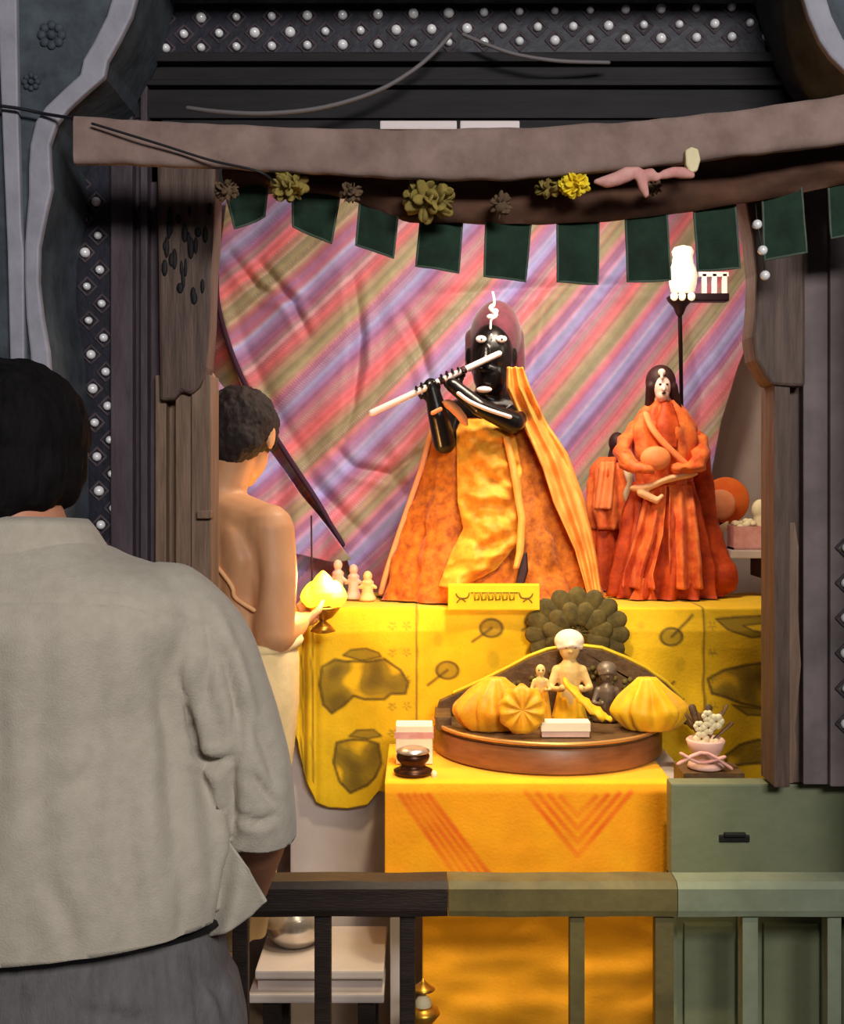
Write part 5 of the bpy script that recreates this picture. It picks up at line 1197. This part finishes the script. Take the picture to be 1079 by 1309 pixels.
# trousers
b = MB()
b.loft([[Vector((X0 + w * .252 * math.copysign(abs(math.cos(t)) ** .85, math.cos(t)), 1.445 - hd * math.copysign(abs(math.sin(t)) ** .85, math.sin(t)), zz)) for t in [2 * PI * k / 56 for k in range(56)]] for zz, w, hd in ((.965, .93, .135), (.94, .96, .14), (.90, .99, .145), (.84, 1.0, .15), (.78, 1.02, .145))])
for sg in (-1, 1):
    x = X0 + sg * .128; b.limb([(x + sg * .02, 1.445, .82), (x + sg * .008, 1.445, .48), (x + sg * .008, 1.43, .07)], [.128, .105, .085], 22)
t_ = fuse(b, .008, 5); v = np.array(t_.v); n = normals(t_)
v = crease(v, n, [([(22, 1225), (24, 1330)], 5, .006), ([(240, 1228), (280, 1270), (300, 1320)], 9, .006), ([(250, 1240), (262, 1330)], 8, .006), ([(90, 1290), (200, 1310)], 9, .004)], np.clip((1.46 - v[:, 1]) / .05, 0, 1))
t_.v = [tuple(p) for p in v]
tr = t_.build('trousers', M['trouser'], man)
b = MB(); b.limb([(X0 + .247 * math.cos(a), 1.445 - .141 * math.sin(a), .958) for a in [2 * PI * k / 48 for k in range(49)]], .016, 8, flat=.4); b.build('belt', M['belt'], tr)

# ---------------------------------------------------------------- the bare-backed man at the altar
yaw = math.radians(38); Rt = Vector((math.cos(yaw), -math.sin(yaw), 0)); Fw = Vector((math.sin(yaw), math.cos(yaw), 0)); UP = Vector((0, 0, 1))
pr = empty('person', (-.42, 2.56, .10), 'bare-backed person in a cream dhoti holding the burning lamp toward the altar', 'person')
b = MB()
HF = Vector((.30, 1, 0)).normalized(); up = (UP + HF * .38).normalized(); hf = (HF - up * HF.dot(up)).normalized(); hc = W(308, 560, 2.60); S = .215
P, R3 = head(b, hc, S, hf, up)
nb = W(284, 636, 2.57)
b.limb([P(0, -.08, -.20), nb + UP * .02, nb - UP * .03], [.050, .054, .075], 18)
shR = W(342, 678, 2.49); shL = nb - Rt * .175 - UP * .055
b.limb([shL, nb - UP * .045, shR], [.055, .072, .055], 18)
ch = nb - UP * .20 + Fw * .02; wa = nb - UP * .36 + Fw * .01; hp_ = Vector((-.425, 2.56, .98))
def slab(c, w, dpt): return [c + Rt * (w * math.cos(t)) + Fw * (dpt * math.sin(t)) for t in [2 * PI * k / 32 for k in range(32)]]
b.loft([slab(nb - UP * .03, .10, .07), slab(nb - UP * .07, .155, .085), slab(nb - UP * .13, .168, .10), slab(ch, .165, .115), slab(nb - UP * .28, .155, .112), slab(wa, .148, .108), slab(hp_, .165, .12)])
elR = W(350, 812, 2.455); wrR = W(380, 797, 2.645)
b.limb([shR, shR.lerp(elR, .45) + Vector((.006, 0, 0)), elR], [.058, .052, .043], 18); b.limb([elR, elR.lerp(wrR, .35), wrR], [.044, .042, .027], 16)
hdir = (W(398, 788, 2.74) - wrR); hand(b, wrR, hdir, Vector((-.4, .1, 1)), .82, .8, -1)
elL = shL - UP * .25 - Rt * .04 - Fw * .06; wrL = elL + Fw * .16 + Rt * .14 - UP * .03
b.limb([shL, elL], [.052, .038], 16); b.limb([elL, wrL], [.039, .026], 14); hand(b, wrL, (Fw + Rt * .3), Vector((.3, 0, 1)), .92, .6, 1)
for sg in (-1, 1):
    x = hp_ + Rt * (sg * .085); kn = Vector((x.x - .055 - .01 * sg, x.y - .01, .54)); an = Vector((x.x - .066 - .012 * sg, x.y - .03, .17))
    b.limb([x, kn, kn.lerp(an, .35), an], [.09, .058, .056, .036], 16); b.limb([an - UP * .03, an + Vector((.0, .08, -.042)), an + Vector((-.01, .165, -.052))], [.036, .034, .018], 12, flat=.8)
pb = fuse(b, .005, 6); v = np.array(pb.v)
v = crease(v, normals(pb), [([(322, 690), (327, 740), (323, 790)], 7, .006), ([(292, 676), (306, 716), (300, 770)], 12, -.006), ([(276, 650), (277, 720), (278, 800)], 9, .006)], np.clip((2.58 - v[:, 1]) / .05, 0, 1)); pb.v = [tuple(p) for p in v]
pb.build('body', M['skin2'], pr); face(P, R3, S, pr)
b = MB(); b.ball(P(0, -.05, .14), (.385 * S, .43 * S, .39 * S), 26, 16, R3); b.ball(P(0, -.20, -.06), (.34 * S, .25 * S, .31 * S), 20, 12, R3); b.ball(P(0, .20, .26), (.30 * S, .20 * S, .18 * S), 16, 10, R3)
for sg in (-1, 1): b.limb([P(sg * .33, .02, .12), P(sg * .34, .10, -.05)], [.06 * S, .03 * S], 8)
h = fuse(b, .004, 2); v = np.array(h.v); n = normals(h); h.v = [tuple(p) for p in v + n * np.array([.005 * mnoise.noise(Vector((p[0] * 60, p[1] * 60, p[2] * 30))) + .003 * mnoise.noise(Vector(p) * 120) for p in v])[:, None]]
h.build('hair', M['hair2'], pr)
# dhoti: waist roll and hanging cloth
rings = []
for zz, w, dd in ((1.135, .150, .112), (1.12, .166, .128), (1.09, .172, .132), (1.0, .180, .138), (.90, .178, .138), (.75, .168, .135), (.60, .150, .125), (.50, .135, .115)):
    c = Vector((-.418 - (1.13 - zz) * .085, 2.545, zz)); rings.append([c + Rt * ((w + (.010 * math.sin(9 * t + zz * 6)) * (1.14 - zz) * 2) * math.cos(t)) + Fw * ((dd + .010 * math.sin(11 * t) * (1.14 - zz) * 2) * math.sin(t)) for t in [2 * PI * k / 90 for k in range(90)]])
MB().loft(rings).build('dhoti', M['dhoti'], pr)
b = MB(); b.limb([Vector((-.418, 2.555, 1.128)) + Rt * (.163 * math.cos(t)) + Fw * (.125 * math.sin(t)) + UP * .006 * math.sin(3 * t) for t in [2 * PI * k / 48 for k in range(49)]], .014, 8); b.build('waist_roll', M['dhoti'], pr)
# sacred thread, over one shoulder and across the back
bv = np.array(pb.v); qx, qy = pxv(bv); bn = normals(pb); pts = []
for x, y in ((262, 628), (256, 668), (264, 704), (276, 730), (292, 752), (306, 768), (320, 780)):
    k = np.where(np.hypot(qx - x, qy - y) < 7)[0]
    if len(k): k = k[np.argmin(bv[k, 1])]; q = bn[k] if bn[k][1] < 0 else -bn[k]; pts.append(Vector(bv[k]) + Vector(q) * .004)
MB().limb(smoothpts(pts, 40), .0048, 8).build('sacred_thread', M['peach'], pr)

# ---------------------------------------------------------------- the burning lamp he holds
lc = W(413, 776, 2.735)
al = empty('aarti_lamp', lc, 'brass hand lamp with a bright yellow flame held over the altar edge', 'lamp')
MB().lathe(lc - UP * .018, [(.010, -.012), (.022, -.006), (.034, .008), (.042, .018), (.038, .020), (.020, .012), (.0005, .010)], 26).build('dish', M['gold'], al)
MB().limb([lc - UP * .014 - Vector((.03, .01, 0)), wrR + hdir.normalized() * .085 + UP * .012], [.007, .008], 10).build('handle', M['gold'], al)
MB().lathe(lc - UP * .03, [(.016, -.030), (.030, -.026), (.018, -.012), (.008, -.004), (.008, .004)], 22).build('foot', M['gold'], al)
b = MB()
for dx, dz, r, h_ in ((0, 0, .036, .080), (-.028, -.002, .026, .056), (.030, -.003, .028, .060)):
    c = lc + Vector((dx, -.004, .006 + dz)); b.lathe(c, [(r * .35, -.004), (r * .85, h_ * .18), (r, h_ * .36), (r * .82, h_ * .6), (r * .45, h_ * .84), (r * .08, h_)], 18)
fuse(b, .0025, 3).build('flame', M['flame'], al)
point('flame_light', lc + Vector((.03, -.03, .07)), 5.5, (1.0, 0.52, 0.16), 0.03)
